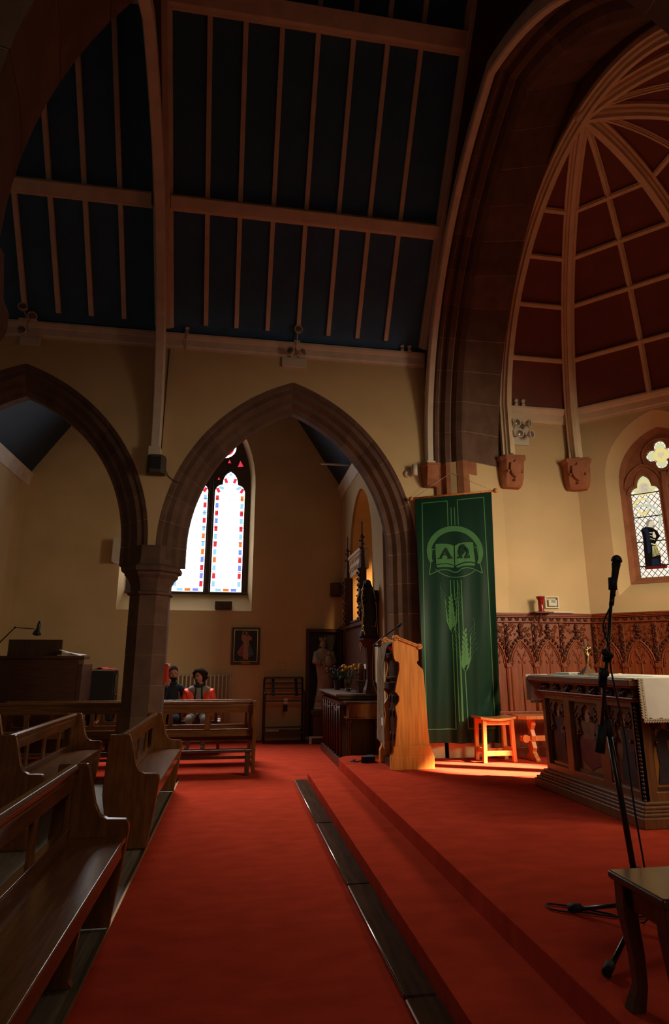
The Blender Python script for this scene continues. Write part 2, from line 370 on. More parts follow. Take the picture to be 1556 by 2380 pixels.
# octagonal pillar
pil = thing('pillar', 'octagonal red sandstone pillar with moulded capital carrying both arches', 'pillar', (-1.155, 8.45, 0))
O8 = dict(n=8, smooth=False, phase=PI/8)
def oct_(bm, prof, c): lathe(bm, [(r/math.cos(PI/8), z) for r, z in prof], c, **O8)
bm = BM(); zz = 0.4
oct_(bm, [(0.266, 0.25), (0.266, 0.40)], (-1.155, 8.45, 0))
while zz < 2.3:
    h = 0.38; oct_(bm, [(0.250, zz + 0.004), (0.252, zz + 0.01), (0.252, zz + h - 0.004), (0.250, zz + h)], (-1.155, 8.45, 0)); zz += h
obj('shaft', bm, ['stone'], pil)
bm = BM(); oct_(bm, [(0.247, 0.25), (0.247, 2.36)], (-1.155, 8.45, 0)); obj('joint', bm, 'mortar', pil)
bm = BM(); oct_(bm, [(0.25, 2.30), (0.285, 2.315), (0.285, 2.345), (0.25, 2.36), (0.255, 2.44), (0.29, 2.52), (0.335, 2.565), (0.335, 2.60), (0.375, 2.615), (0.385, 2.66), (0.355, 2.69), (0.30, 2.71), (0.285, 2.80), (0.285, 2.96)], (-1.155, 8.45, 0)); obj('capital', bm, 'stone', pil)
bm = BM(); oct_(bm, [(0.36, 0), (0.36, 0.14), (0.31, 0.17), (0.30, 0.22), (0.266, 0.26)], (-1.155, 8.45, 0)); obj('base', bm, 'stone', pil)
# south arcade: the splayed arch overhead and its pier capital at the left edge
A3 = Arch(1.08, 2.176, 2.573, 3.26)
sw = [(4.3, -0.02), (4.3, 9.5), (-9, 9.5), (-9, -0.02), (-1.9, -0.02), (-1.9, 2.9), (-1.15, 3.26)] + [A3.pt(-1, k/14, -0.05) for k in range(15)] + [A3.pt(1, 1-k/14, -0.05) for k in range(1, 15)] + [(3.31, 3.26), (3.7, 2.9), (3.7, -0.02)]
bm = BM(); plate(bm, [sw], XZ(), 1.98, 2.48); sa = struct(obj('wall_south_arcade', bm, 'plaster'))
bm = BM(); arch_ring(bm, A3, [(1.95, 0.0), (1.96, 0.13), (2.2, 0.09), (2.5, 0.0)], fnA, 8, course=0.4); obj('arch_moulding', bm, ['stone', 'mortar'], sa)
pc = thing('pillar', 'sandstone pillar capital jutting in at the left picture edge below the dark overhead arch', 'pillar', (-1.22, 2.22, 0))
bm = BM(); oct_(bm, [(0.2, 0.3), (0.2, 2.4)], (-1.22, 2.22, 0)); obj('shaft', bm, 'stone', pc)
bm = BM(); oct_(bm, [(0.2, 2.4), (0.24, 2.42), (0.24, 2.47), (0.2, 2.49), (0.22, 2.6), (0.262, 2.68), (0.275, 2.72), (0.275, 2.80), (0.25, 2.86), (0.23, 3.06)], (-1.22, 2.22, 0)); obj('capital', bm, 'stone', pc)
bm = BM(); oct_(bm, [(0.27, 0), (0.27, 0.25), (0.2, 0.3)], (-1.22, 2.22, 0)); obj('base', bm, 'stone', pc)

# nave wall head: cornice, wall plate
bm = BM()
for a, b in ((-6.5, 2.72),):
    pr = [(8.2, 5.86), (8.185, 5.86), (8.185, 5.885), (8.17, 5.90), (8.165, 6.0), (8.15, 6.01), (8.13, 6.055), (8.13, 6.085), (8.2, 6.085)]
    plate(bm, [pr], lambda u, v, t: (t, u, v), a, b)
struct(obj('trim_2', bm, 'tan'))
bm = BM(); box(bm, (-6.5, 8.19, 6.0), (2.75, 8.4, 6.34)); struct(obj('trim_3', bm, 'bluestrip'))
# roof: boarded slopes with rafters and purlins
SL = math.tan(math.radians(54)); Y0R, Z0R = 8.13, 6.22
ZR = Z0R + (Y0R - YC) * SL
def roof(y, off=0.0): return Z0R + (Y0R - y) * SL - off / math.cos(math.radians(54))
roofn = Vector((0, math.sin(math.radians(54)), math.cos(math.radians(54))))
bm = BM()
for sgn in (1, -1):
    f = lambda y: YC + sgn * (y - YC)
    vs = [bm.verts.new(p) for p in ((-9, f(8.5), roof(8.5)), (2.85, f(8.5), roof(8.5)), (2.85, YC, ZR), (-9, YC, ZR))]
    vs2 = [bm.verts.new(v.co + Vector((0, 0, 0.12))) for v in vs]
    for q in ((0,1,2,3),): bm.faces.new([vs[i] for i in q]); bm.faces.new([vs2[i] for i in q[::-1]])
    for i in range(4): j = (i+1) % 4; bm.faces.new((vs[i], vs[j], vs2[j], vs2[i]))
ceil = struct(obj('ceiling', bm, 'blue'))
raf = [-0.605, -0.165, 0.29, 0.745, 1.20, 1.645, 2.09, -1.75, -2.20, -2.64, -3.085, -3.53, -3.98]
for x in raf:
    bm = BM(); p = Vector((x, 8.12, roof(8.12))); q = Vector((x, 5.38, roof(5.38))); o = roofn * 0.02
    beam(bm, p - o, q - o, 0.062, 0.06, up=roofn); obj('rafter', bm, 'tan', ceil, bevel=0.004)
def purlin(y, x0, x1, w, h):
    bm = BM(); c = Vector((0, y, roof(y))) - roofn * (h/2 - 0.005)
    beam(bm, (x0, c.y, c.z), (x1, c.y, c.z), w, h, up=roofn)
    d = Vector((0, math.cos(math.radians(54)), -math.sin(math.radians(54))))
    for s in (-1, 1):
        c2 = Vector((0, y, roof(y))) + d * s * (w/2 + 0.012) - roofn * 0.03; beam(bm, (x0, c2.y, c2.z), (x1, c2.y, c2.z), 0.03, 0.05, up=roofn)
    obj('purlin', bm, 'tan', ceil, bevel=0.006)
for y, w, h in ((7.2, 0.15, 0.16), (5.88, 0.20, 0.20)):
    purlin(y, -1.08, 2.66, w, h); purlin(y, -6.0, -1.33, w, h)
bm = BM(); box(bm, (-6, YC-0.1, ZR-0.32), (2.7, YC+0.1, ZR-0.06)); obj('ridge_beam', bm, 'tan', ceil)
# arched roof truss and its twin against the chancel arch
AN = Arch(YC, 2.90, 4.0, 4.3)
def truss(x, w, leg, name, first):
    bm = BM(); fn = lambda u, v, t: (t, u, v)
    for i0, i1, ww in ((0.0, 0.13, w), (-0.06, 0.02, w*0.6)):
        for side in (1, -1):
            rings = []
            for k in range(-2, 25):
                f = k/24 if k >= 0 else (-leg if k == -2 else -0.001)
                a = AN.pt(side, f, i1); b = AN.pt(side, f, i0)
                rings.append([bm.verts.new(fn(*a, x-ww/2+0.015)), bm.verts.new(fn(*a, x+ww/2-0.015)), bm.verts.new(fn(lerp(a[0], b[0], .15), lerp(a[1], b[1], .15), x+ww/2)), bm.verts.new(fn(*b, x+ww/2)), bm.verts.new(fn(*b, x-ww/2)), bm.verts.new(fn(lerp(a[0], b[0], .15), lerp(a[1], b[1], .15), x-ww/2))])
            for P, Q in zip(rings, rings[1:]):
                for k in range(6): bm.faces.new((P[k], P[(k+1) % 6], Q[(k+1) % 6], Q[k]))
            bm.faces.new(rings[0]); bm.faces.new(rings[-1][::-1])
    box(bm, (x-w/2-0.012, 8.04, 4.16), (x+w/2+0.012, 8.2, 4.3))
    t = struct(obj(name, bm, 'tan'))
    bm = BM()
    for s in (1, -1):
        p = Vector((x, YC + s*2.86, roof(8.16))); q = Vector((x, YC, roof(YC))); n = Vector((0, s*roofn.y, roofn.z))
        beam(bm, p - n*0.11, q - n*0.11, w*1.5, 0.20, up=n); beam(bm, p - n*0.04, q - n*0.04, w*2.0, 0.08, up=n)
    obj('principal_rafter', bm, 'tan', t, bevel=0.006)
    bm = BM()                                       # thin boarding between rib and rafter
    for s in (1, -1):
        loop = [AN.pt(s, k/16, 0.0) for k in range(2, 17)] + [(YC, roof(YC, .15))] + [(YC + s*2.8, roof(8.1, 0.15))]
        plate(bm, [loop], lambda u, v, tt: (tt, u, v), x-0.02, x+0.02)
    obj('spandrel_board', bm, 'darkwood_board', t)
    return t
truss(-1.19, 0.13, 0.14, 'trim_4', True)
truss(2.72, 0.10, 0.14, 'trim_5', False)

# chancel arch
AC = Arch(YC, 2.90, 4.0, 4.3)
prof = [(2.79, 0.0), (2.82, 0.05), (2.86, 0.06), (2.88, 0.03), (2.92, 0.03), (2.95, 0.12), (3.02, 0.14), (3.05, 0.10), (3.09, 0.20), (3.16, 0.26), (3.20, 0.26), (3.85, 0.03), (3.86, -0.1)]
fnC = lambda u, v, t: (t, u, v)
z_in = 4.52
bm = BM(); arch_ring(bm, AC, prof, fnC, 11, gap=0.004)
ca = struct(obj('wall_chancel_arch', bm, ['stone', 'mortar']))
# wall head over the arch
loop = [(10.3, -0.02), (8.2, -0.02)] + [AC.pt(1, k/20, 0.0) for k in range(21)] + [AC.pt(-1, 1-k/20, 0.0) for k in range(1, 21)] + [(2.4, -0.02), (-1.0, -0.02), (-1.0, 10.6), (10.3, 10.6)]
bm = BM(); plate(bm, [loop], fnC, 2.80, 3.70); obj('arch_wall', bm, 'darkwood_board', ca)
# respond below: moulded stone jamb then quoins, both sides
for s in (1, -1):
    f = (lambda y: y) if s == 1 else (lambda y: 2*YC - y)
    bm = BM(); z = 2.5; k = 0
    while z < 4.28:
        h = min(0.40, 4.3 - z)
        poly = [(2.79, 8.26), (2.79, 8.2), (2.82, 8.15), (2.86, 8.14), (2.88, 8.17), (2.92, 8.17), (2.95, 8.08), (3.02, 8.06), (3.05, 8.10), (3.09, 8.0), (3.16, 7.94), (3.2, 7.94)]
        poly += [(3.26, 7.965), (3.26, 8.26)] if k % 2 else [(3.40, 8.015), (3.40, 8.26)]
        plate(bm, [[(x, f(y)) for x, y in poly]], XY(), z + 0.004, z + h - 0.004); z += h; k += 1
    obj('respond', bm, ['stone_warm'], ca)
    bm = BM(); plate(bm, [[(3.0, f(8.26)), (3.0, f(8.07)), (3.17, f(7.952)), (3.2, f(7.952)), (3.86, f(8.19)), (3.86, f(8.26))]], XY(), 2.5, 4.30); box(bm, (2.85, min(f(8.18), f(8.26)), 0.0), (3.86, max(f(8.18), f(8.26)), 2.5)); plate(bm, [[(3.42, f(8.26)), (3.42, f(8.032)), (3.86, f(8.19)), (3.86, f(8.26))]], XY(), 2.11, 2.5); obj('jamb_plaster', bm, 'plaster', ca)

# apse walls: five sides of an octagon; local frame s along the wall, z up, t outward
R2 = math.sqrt(0.5); HS = AP * math.tan(PI/8)
CC = Vector((XB, YA, 0))
class Side:
    def __init__(s, n): s.n = Vector((*n, 0)); s.d = Vector((n[1], -n[0], 0))      # outward normal, direction to the right as seen from inside
    def __call__(s, u, v, t): p = CC + s.n * (AP + t) + s.d * u; return (p.x, p.y, v)
S1, S2, S3, S4, S5 = Side((0, 1)), Side((R2, R2)), Side((1, 0)), Side((R2, -R2)), Side((0, -1))
WA = Arch(0.0, 0.74, 0.95, 4.09); WG = Arch(0.0, 0.58, 0.76, 4.06)
WT = 0.45
def apse_wall(S, name, s0, s1, holes, zt=5.45):
    bm = BM(); loops = [[(s0, 0), (s1, 0), (s1, zt), (s0, zt)]] + holes
    plate(bm, loops, S, 0.0, WT); return struct(obj(name, bm, 'plaster'))
e = 0.0
apse_wall(S1, 'wall_apse_north', -0.12, HS + 0.0, [])
def reveal_hole(): return [(0.73, 2.37)] + [(0.74, 3.2)] + WA.outline(10) + [(-0.74, 3.2), (-0.73, 2.37)]
HOLE = [(p[0], p[1]) for p in reveal_hole()]
# the window sides: the opening is splayed, so the slab is lofted between the outer reveal and the frame
def splay_wall(S, name):
    bm = BM(); out = [(-HS, 0), (HS, 0), (HS, 5.45), (-HS, 5.45)]
    plate(bm, [out, HOLE], S, 0.0, 0.0)
    inn = [(0.585, 2.55), (0.58, 3.2)] + WG.outline(10) + [(-0.58, 3.2), (-0.585, 2.55)]
    a = [bm.verts.new(S(u, v, 0.0)) for u, v in HOLE]; b = [bm.verts.new(S(u, v, 0.22)) for u, v in inn]
    n = len(a)
    for i in range(n): j = (i+1) % n; bm.faces.new((a[i], a[j], b[j], b[i]))
    c = [bm.verts.new(S(u, v, WT)) for u, v in inn]
    for i in range(n): j = (i+1) % n; bm.faces.new((b[i], b[j], c[j], c[i]))
    plate(bm, [out, inn], S, WT, WT)
    return struct(obj(name, bm, 'plaster'))
splay_wall(S2, 'wall_apse_northeast'); splay_wall(S3, 'wall_apse_east'); splay_wall(S4, 'wall_apse_southeast')
apse_wall(S5, 'wall_apse_south', -HS, 0.12, [])
# cornice of the apse
for k, (S, a, b) in enumerate(((S1, -0.1, HS), (S2, -HS, HS), (S3, -HS, HS), (S4, -HS, HS), (S5, -HS, 0.1))):
    bm = BM(); pr = [(0.0, 5.06), (-0.02, 5.06), (-0.02, 5.09), (-0.035, 5.10), (-0.04, 5.20), (-0.06, 5.22), (-0.085, 5.27), (-0.085, 5.30), (0.0, 5.30)]
    q = 0.085 * math.tan(PI/8)
    A_ = [bm.verts.new(S(a + (q*-t/0.085 if abs(a) > .5 else 0), v, t)) for t, v in pr]; B_ = [bm.verts.new(S(b - (q*-t/0.085 if abs(b) > .5 else 0), v, t)) for t, v in pr]
    for i in range(len(pr)-1): bm.faces.new((A_[i], A_[i+1], B_[i+1], B_[i]))
    struct(obj('trim_%d' % (6+k), bm, 'cream_paint'))
# apse vault: red panels between cream ribs
Z0V, HV = 4.7, 3.28
def dv(z): return AP * math.sqrt(max(0.0, 1 - ((z - Z0V)/HV)**2))
def zv(f): return Z0V + HV * math.sin(lerp(math.asin((5.28-Z0V)/HV), PI/2, f))
bm = BM()
for S, a, b in ((S1, 0.0, 1.0), (S2, -1, 1), (S3, -1, 1), (S4, -1, 1), (S5, -1, 0.0)):
    tn = math.tan(PI/8); rows = []
    for k in range(29):
        z = zv(k/28); d = dv(z) if k < 28 else 0.004
        rows.append([bm.verts.new(CC + S.n*d + S.d*(d*tn*u) + Vector((0, 0, z))) for u in (a, (a+b)/2, b)])
    for P, Q in zip(rows, rows[1:]):
        for i in range(2): f = bm.faces.new((P[i], P[i+1], Q[i+1], Q[i])); f.smooth = True
vault = struct(obj('ceiling_apse', bm, 'redpanel'))
def rib(bm, dirv, scale, w, h, z0=None, f0=0.0, f1=1.0, pts=26, leg=None):
    """moulded rib following the vault under the line dirv (horizontal unit), radius = dv*scale"""
    side = Vector((-dirv.y, dirv.x, 0)); rows = []
    sec = [(-.5, .05), (-.5, -.35), (-.34, -.40), (-.30, -.62), (-.16, -.70), (-.13, -1.0), (.13, -1.0), (.16, -.70), (.30, -.62), (.34, -.40), (.5, -.35), (.5, .05)]
    st = []
    if leg is not None: st.append((dv(5.28)*scale, leg, Vector((1, 0)))); st.append((dv(5.28)*scale, 5.2, Vector((1, 0))))
    for k in range(pts+1):
        z = zv(lerp(f0, f1, k/pts)); d = dv(z)*scale; z2 = z + 0.01; d2 = dv(min(z2, Z0V+HV))*scale
        tx, tz = d2 - d, 0.01 if z2 < Z0V+HV else 0.0
        nn = Vector((0.01, -(d2-d))) if z < Z0V+HV-0.02 else Vector((0.0, 1.0)); nn.normalize(); st.append((d, z, nn))
    for d, z, nn in st:
        row = []
        for a, c in sec:
            p = CC + dirv*(d + nn.x*c*h) + side*(a*w) + Vector((0, 0, z + nn.y*c*h)); row.append(bm.verts.new(p))
        rows.append(row)
    for P, Q in zip(rows, rows[1:]):
        for i in range(len(sec)-1): bm.faces.new((P[i], P[i+1], Q[i+1], Q[i]))
    bm.faces.new(rows[0]); bm.faces.new(rows[-1][::-1])
k8 = 1/math.cos(PI/8)
dirs = [Vector((math.cos(math.radians(a)), math.sin(math.radians(a)), 0)) for a in (90, 67.5, 22.5, -22.5, -67.5, -90)]
for i, dvv in enumerate(dirs):
    bm = BM(); sc = 1.0 if i in (0, 5) else k8
    rib(bm, dvv, sc * 0.985, 0.19, 0.15, leg=4.46)
    obj('vault_rib', bm, 'cream_paint', vault)
for a in (45, 0, -45):
    bm = BM(); dvv = Vector((math.cos(math.radians(a)), math.sin(math.radians(a)), 0)); rib(bm, dvv, 1.0, 0.075, 0.06, f1=0.985); obj('vault_rib', bm, 'cream_paint', vault)
for S, a, b in ((S1, 0.03, .96), (S2, -.96, .96), (S3, -.96, .96), (S4, -.96, .96)):
    for z in (6.03, 6.74, 7.26, 7.64):
        d = dv(z); tn = math.tan(PI/8); bm = BM()
        p = CC + S.n*d + S.d*(d*tn*a) + Vector((0, 0, z)); q = CC + S.n*d + S.d*(d*tn*b) + Vector((0, 0, z))
        n = (S.n * (1/ (AP*AP)*d) + Vector((0, 0, (z-Z0V)/(HV*HV)))).normalized()
        beam(bm, p - n*0.015, q - n*0.015, 0.07, 0.05, up=n); beam(bm, p - n*0.03, q - n*0.03, 0.035, 0.06, up=n); obj('vault_batten', bm, 'cream_paint', vault)
bm = BM(); o_ = AC.outline(20, i=-0.45)
vp = [(YA + dv(zv(k/24)), zv(k/24)) for k in range(25)]; vp = [(YA + AP, 4.3)] + vp; vm = [(2*YA - y, z) for y, z in vp[-2::-1]]
plate(bm, [[(8.75, 4.3)] + o_ + [(1.9, 4.3)] + (vp + vm)[::-1]], fnC, 3.84, 3.93); obj('closing_strip', bm, 'stone', ca)
bm = BM(); ball(bm, CC + Vector((0, 0, 7.93)), 0.10, 0.10, 0.07); obj('boss', bm, 'cream_paint', vault)

# chapel: gabled north wall with its window, side walls, blue roof
GX, GZ, GE = -1.03, 10.0, 5.06
NWA = Arch(-1.013, 1.30, 2.20, 5.05); NWG = Arch(-1.013, 1.208, 2.25, 5.05)
wo = [(XWEST, -0.02), (XTR, -0.02), (XTR, GE), (GX, GZ), (XWEST, GE)]
nh = [(0.287, 2.44)] + NWA.outline(12) + [(-2.313, 2.44)]; ni = [(0.195, 2.80)] + NWG.outline(12) + [(-2.221, 2.80)]
bm = BM(); fN = XZ(); plate(bm, [wo, nh], fN, YW, YW)
a = [bm.verts.new(fN(u, v, YW)) for u, v in nh]; b = [bm.verts.new(fN(u, v, YW+0.30)) for u, v in ni]; n = len(a)
for i in range(n): j = (i+1) % n; bm.faces.new((a[i], a[j], b[j], b[i]))
plate(bm, [wo, ni], fN, YW+0.30, YW+0.6)
struct(obj('wall_north', bm, 'plaster'))
bm = BM(); box(bm, (XWEST-0.4, 8.5, -0.02), (XWEST, YW+0.6, GE+0.3)); struct(obj('wall_west_chapel', bm, 'plaster'))
# east chapel wall with a deep pointed recess
RA = Arch(10.42, 0.97, 1.10, 3.42)
rh = [(11.39, 1.2)] + RA.outline(12) + [(9.45, 1.2)]
ew = [(8.71, -0.02), (YW+0.3, -0.02), (YW+0.3, GE+0.25), (8.71, GE+0.25)]
bm = BM(); fE = YZ(); plate(bm, [ew, rh], fE, XTR, XTR + 0.05)
a = [bm.verts.new(fE(u, v, XTR)) for u, v in rh]; b = [bm.verts.new(fE(u, v, XTR+0.9)) for u, v in rh]; n = len(a)
for i in range(n): j = (i+1) % n; bm.faces.new((a[i], a[j], b[j], b[i]))
plate(bm, [rh], fE, XTR+0.9, XTR+0.95)
struct(obj('wall_east_chapel', bm, 'plaster'))
# chapel roof slopes
bm = BM()
for x0, x1 in ((XTR+0.3, GX), (XWEST-0.3, GX)):
    zz_ = GE - (GZ-GE)/(XTR-GX)*0.3
    vs = [(x0, 8.55, zz_), (x0, YW+0.5, zz_), (x1, YW+0.5, GZ), (x1, 8.55, GZ)]
    a = [bm.verts.new(v) for v in vs]; b = [bm.verts.new(Vector(v) + Vector((0, 0, 0.12))) for v in vs]
    bm.faces.new(a); bm.faces.new(b[::-1])
    for i in range(4): j = (i+1) % 4; bm.faces.new((a[i], a[j], b[j], b[i]))
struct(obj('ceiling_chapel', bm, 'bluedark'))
bm = BM()
for x, s in ((XTR, -1), (XWEST, 1)):
    plate(bm, [[(x, GE-0.22), (x+s*0.03, GE-0.22), (x+s*0.04, GE-0.17), (x+s*0.06, GE-0.05), (x+s*0.09, GE), (x+s*0.09, GE+0.04), (x, GE+0.04)]], XZ(), 8.7, YW)
struct(obj('trim_11', bm, 'tan'))
bm = BM(); beam(bm, (1.50, 11.0, 5.17), (XTR, 11.0, 5.17), 0.03, 0.03); struct(obj('trim_12', bm, 'tan'))
# outer shell: west end, south transept, closing the church behind the camera
bm = BM(); box(bm, (-8.4, -4, -0.1), (-8.1, 12.6, 10.6)); struct(obj('wall_west', bm, 'plaster'))
bm = BM(); box(bm, (-8.4, -4.3, -0.1), (5.1, -4.0, 10.6)); struct(obj('wall_south', bm, 'plaster'))
bm = BM(); box(bm, (4.9, -4.3, -0.1), (5.1, 2.3, 7.0)); struct(obj('wall_east_aisle', bm, 'plaster'))
bm = BM(); box(bm, (-8.4, -4.3, 6.9), (5.1, 2.2, 7.0)); struct(obj('ceiling_south', bm, 'blue'))

# ------------------------------------------------------------------ windows
def trefoil(xc, hw, z0, zs, h=1.41):
    k = [(1,0),(.99,.12),(.95,.24),(.87,.37),(.76,.46),(.64,.505),(.51,.53),(.50,.64),(.485,.80),(.43,.98),(.34,1.14),(.20,1.29),(0,1.41)]
    r = [(xc + hw*x, zs + hw*z*h/1.41) for x, z in k]; l = [(xc - hw*x, zs + hw*z*h/1.41) for x, z in k[-2::-1]]
    return [(xc + hw, z0)] + r + l + [(xc - hw, z0)]
def inside(p, L):
    x, y = p; c = False; n = len(L)
    for i in range(n):
        x1, y1 = L[i]; x2, y2 = L[(i+1) % n]
        if (y1 > y) != (y2 > y) and x < (x2-x1)*(y-y1)/(y2-y1)+x1: c = not c
    return c
def clip_seg(p, q, L, n=60):
    """the stretch(es) of segment pq inside loop L"""
    out = []; st = None; last = None
    for k in range(n+1):
        r = (lerp(p[0], q[0], k/n), lerp(p[1], q[1], k/n))
        if inside(r, L):
            if st is None: st = r
            last = r
        elif st is not None: out.append((st, last)); st = None
    if st is not None: out.append((st, last))
    return [(a, b) for a, b in out if math.hypot(a[0]-b[0], a[1]-b[1]) > 0.01]
def strip2(bm, fn, p, q, w, t, mi=0, dp=0.004):
    dx, dz = q[0]-p[0], q[1]-p[1]; l = math.hypot(dx, dz); nx, nz = -dz/l*w/2, dx/l*w/2
    plate(bm, [[(p[0]+nx, p[1]+nz), (q[0]+nx, q[1]+nz), (q[0]-nx, q[1]-nz), (p[0]-nx, p[1]-nz)]], fn, t, t+dp, mi)
def disc(bm, fn, c, rx, rz, t, mi=0, n=14, dp=0.003, rot=0.0):
    cr, sr = math.cos(rot), math.sin(rot)
    plate(bm, [[(c[0] + rx*math.cos(2*PI*k/n)*cr - rz*math.sin(2*PI*k/n)*sr, c[1] + rx*math.cos(2*PI*k/n)*sr + rz*math.sin(2*PI*k/n)*cr) for k in range(n)]], fn, t, t+dp, mi)
# colours of glass lit from behind
GN = {'w': emit('bright_sky_glass', (0.97, 0.98, 1.0), SKY_N), 'r': emit('ruby_lit_glass', (0.85, 0.045, 0.075), 1.0), 'o': emit('orange_lit_glass', (0.95, 0.24, 0.05), 1.0),
      'b': emit('blue_lit_glass', (0.25, 0.32, 0.95), 1.0), 'l': emit('pale_blue_lit_glass', (0.42, 0.74, 0.97), 1.0), 'y': emit('yellow_lit_glass', (1.0, 0.82, 0.25), 1.0)}
GK = list(GN); GM = [GN[k] for k in GK]
nw = link('window_1', None); nw['kind'] = 'structure'; nw.location = (-1.013, YW+0.32, 2.82)
lights = [(-1.013 + k*0.772, 0.313) for k in (-1, 0, 1)]
ZS, ZB = 4.965, 2.845
tre = [trefoil(xc, hw, ZB, ZS, 1.50) for xc, hw in lights]
def tri(cx, cz, s, a=0): return [(cx + s*math.cos(a + PI/2 + k*2*PI/3), cz + s*math.sin(a + PI/2 + k*2*PI/3)*1.3) for k in range(3)]
holes2 = [tri(-0.04, 5.60, 0.080, 0.1), tri(-0.49, 5.26, 0.04), tri(-0.28, 5.65, 0.05), tri(-1.99, 5.60, 0.08, -0.1)]
circ = lambda cx, cz, r, n=20: [(cx + r*math.cos(2*PI*k/n), cz + r*math.sin(2*PI*k/n)) for k in range(n)]
holes2 += [circ(-0.385, 5.97, 0.24), circ(-1.64, 5.97, 0.24), circ(-1.013, 6.55, 0.28)]
fn0 = XZ(); outer = [(0.225, 2.78)] + NWG.outline(14, i=-0.03) + [(-2.25, 2.78)]
bm = BM(); plate(bm, [outer] + tre + holes2, fn0, YW+0.30, YW+0.42); obj('tracery', bm, 'tracery_dark', nw)
bm = BM()
for (xc, hw) in lights[:2]: box(bm, (xc+hw+0.030, YW+0.25, 2.82), (xc+hw+0.116, YW+0.32, 5.3))
box(bm, (-2.22, YW+0.24, 2.79), (0.19, YW+0.34, 2.835)); obj('mullion', bm, 'tracery_dark', nw, bevel=0.01)
# panes: white field, coloured border blocks
YG = YW + 0.36
bm = BM()
for xc, hw in lights:
    L = trefoil(xc, hw, ZB, ZS, 1.50); plate(bm, [L], fn0, YG, YG, 0)
    seq = 'rlrlolrlrblrolrl'; z = 2.97; k = 0; rr = random.Random(int(xc*100)+50)
    for side in (-1, 1):
        z = 2.955; k = rr.randrange(4)
        while z < 4.86:
            c = 'r' if k % 2 == 0 else 'l'
            q = rr.random()
            if c == 'r' and q < .25: c = 'o'
            if c == 'l' and q < .3: c = 'b'
            x = xc + side*(hw - 0.052); plate(bm, [[(x-.034, z), (x+.034, z), (x+.034, z+.115), (x-.034, z+.115)]], fn0, YG-0.002, YG-0.002, GK.index(c))
            plate(bm, [[(x-.03, z+.128), (x+.03, z+.128), (x+.03, z+.142), (x-.03, z+.142)]], fn0, YG-0.002, YG-0.002, GK.index('y'))
            z += 0.167; k += 1
        for dx, dz, c, rot in ((.80, .16, 'r', .5), (.58, .33, 'l', 1.2), (.30, .82, 'r', .35)):
            cx_, cz_ = xc + side*hw*dx, ZS + hw*dz*1.06; r = -side*rot; w_, h_ = .032, .055
            pts = [(cx_ + a*w_*math.cos(r) - b_*h_*math.sin(r), cz_ + a*w_*math.sin(r) + b_*h_*math.cos(r)) for a, b_ in ((-1,-1),(1,-1),(1,1),(-1,1))]
            plate(bm, [pts], fn0, YG-0.002, YG-0.002, GK.index(c))
    for dx, c in ((-.5, 'l'), (0, 'o'), (.5, 'b')): plate(bm, [[(xc+hw*dx-.06, 2.86), (xc+hw*dx+.06, 2.86), (xc+hw*dx+.06, 2.92), (xc+hw*dx-.06, 2.92)]], fn0, YG-0.002, YG-0.002, GK.index(c))
    plate(bm, [[(xc-.05, ZS+hw*1.25), (xc+.05, ZS+hw*1.25), (xc, ZS+hw*1.45)]], fn0, YG-0.002, YG-0.002, GK.index('l'))
for h in holes2[:4]: plate(bm, [h], fn0, YG, YG, GK.index('r'))
plate(bm, [tri(-0.015, 5.61, 0.095, 0.1)], fn0, YG+.001, YG+.001, 0)
for h in holes2[4:]: plate(bm, [h], fn0, YG, YG, 0); plate(bm, [[(lerp(p[0], h[0][0]-.15, .3), lerp(p[1], h[0][1], .3)) for p in h]], fn0, YG-.002, YG-.002, GK.index('r'))
obj('pane', bm, GM, nw)
bm = BM()
for xc, hw in lights:
    for k in range(6): z = 3.265 + k*0.312; box(bm, (xc-hw, YG-0.010, z-.004), (xc+hw, YG-0.003, z+.004))
    for side in (-1, 1):
        x = xc + side*(hw-0.095); box(bm, (x-.003, YG-.006, 2.93), (x+.003, YG-.003, ZS))
    for z in range(17):
        for k in (-1, 0, 1): ball(bm, (xc+k*.12, YG-.005, 3.08 + z*.116), .006, n=5, m=3)
obj('leading', bm, 'lead_thin', nw)

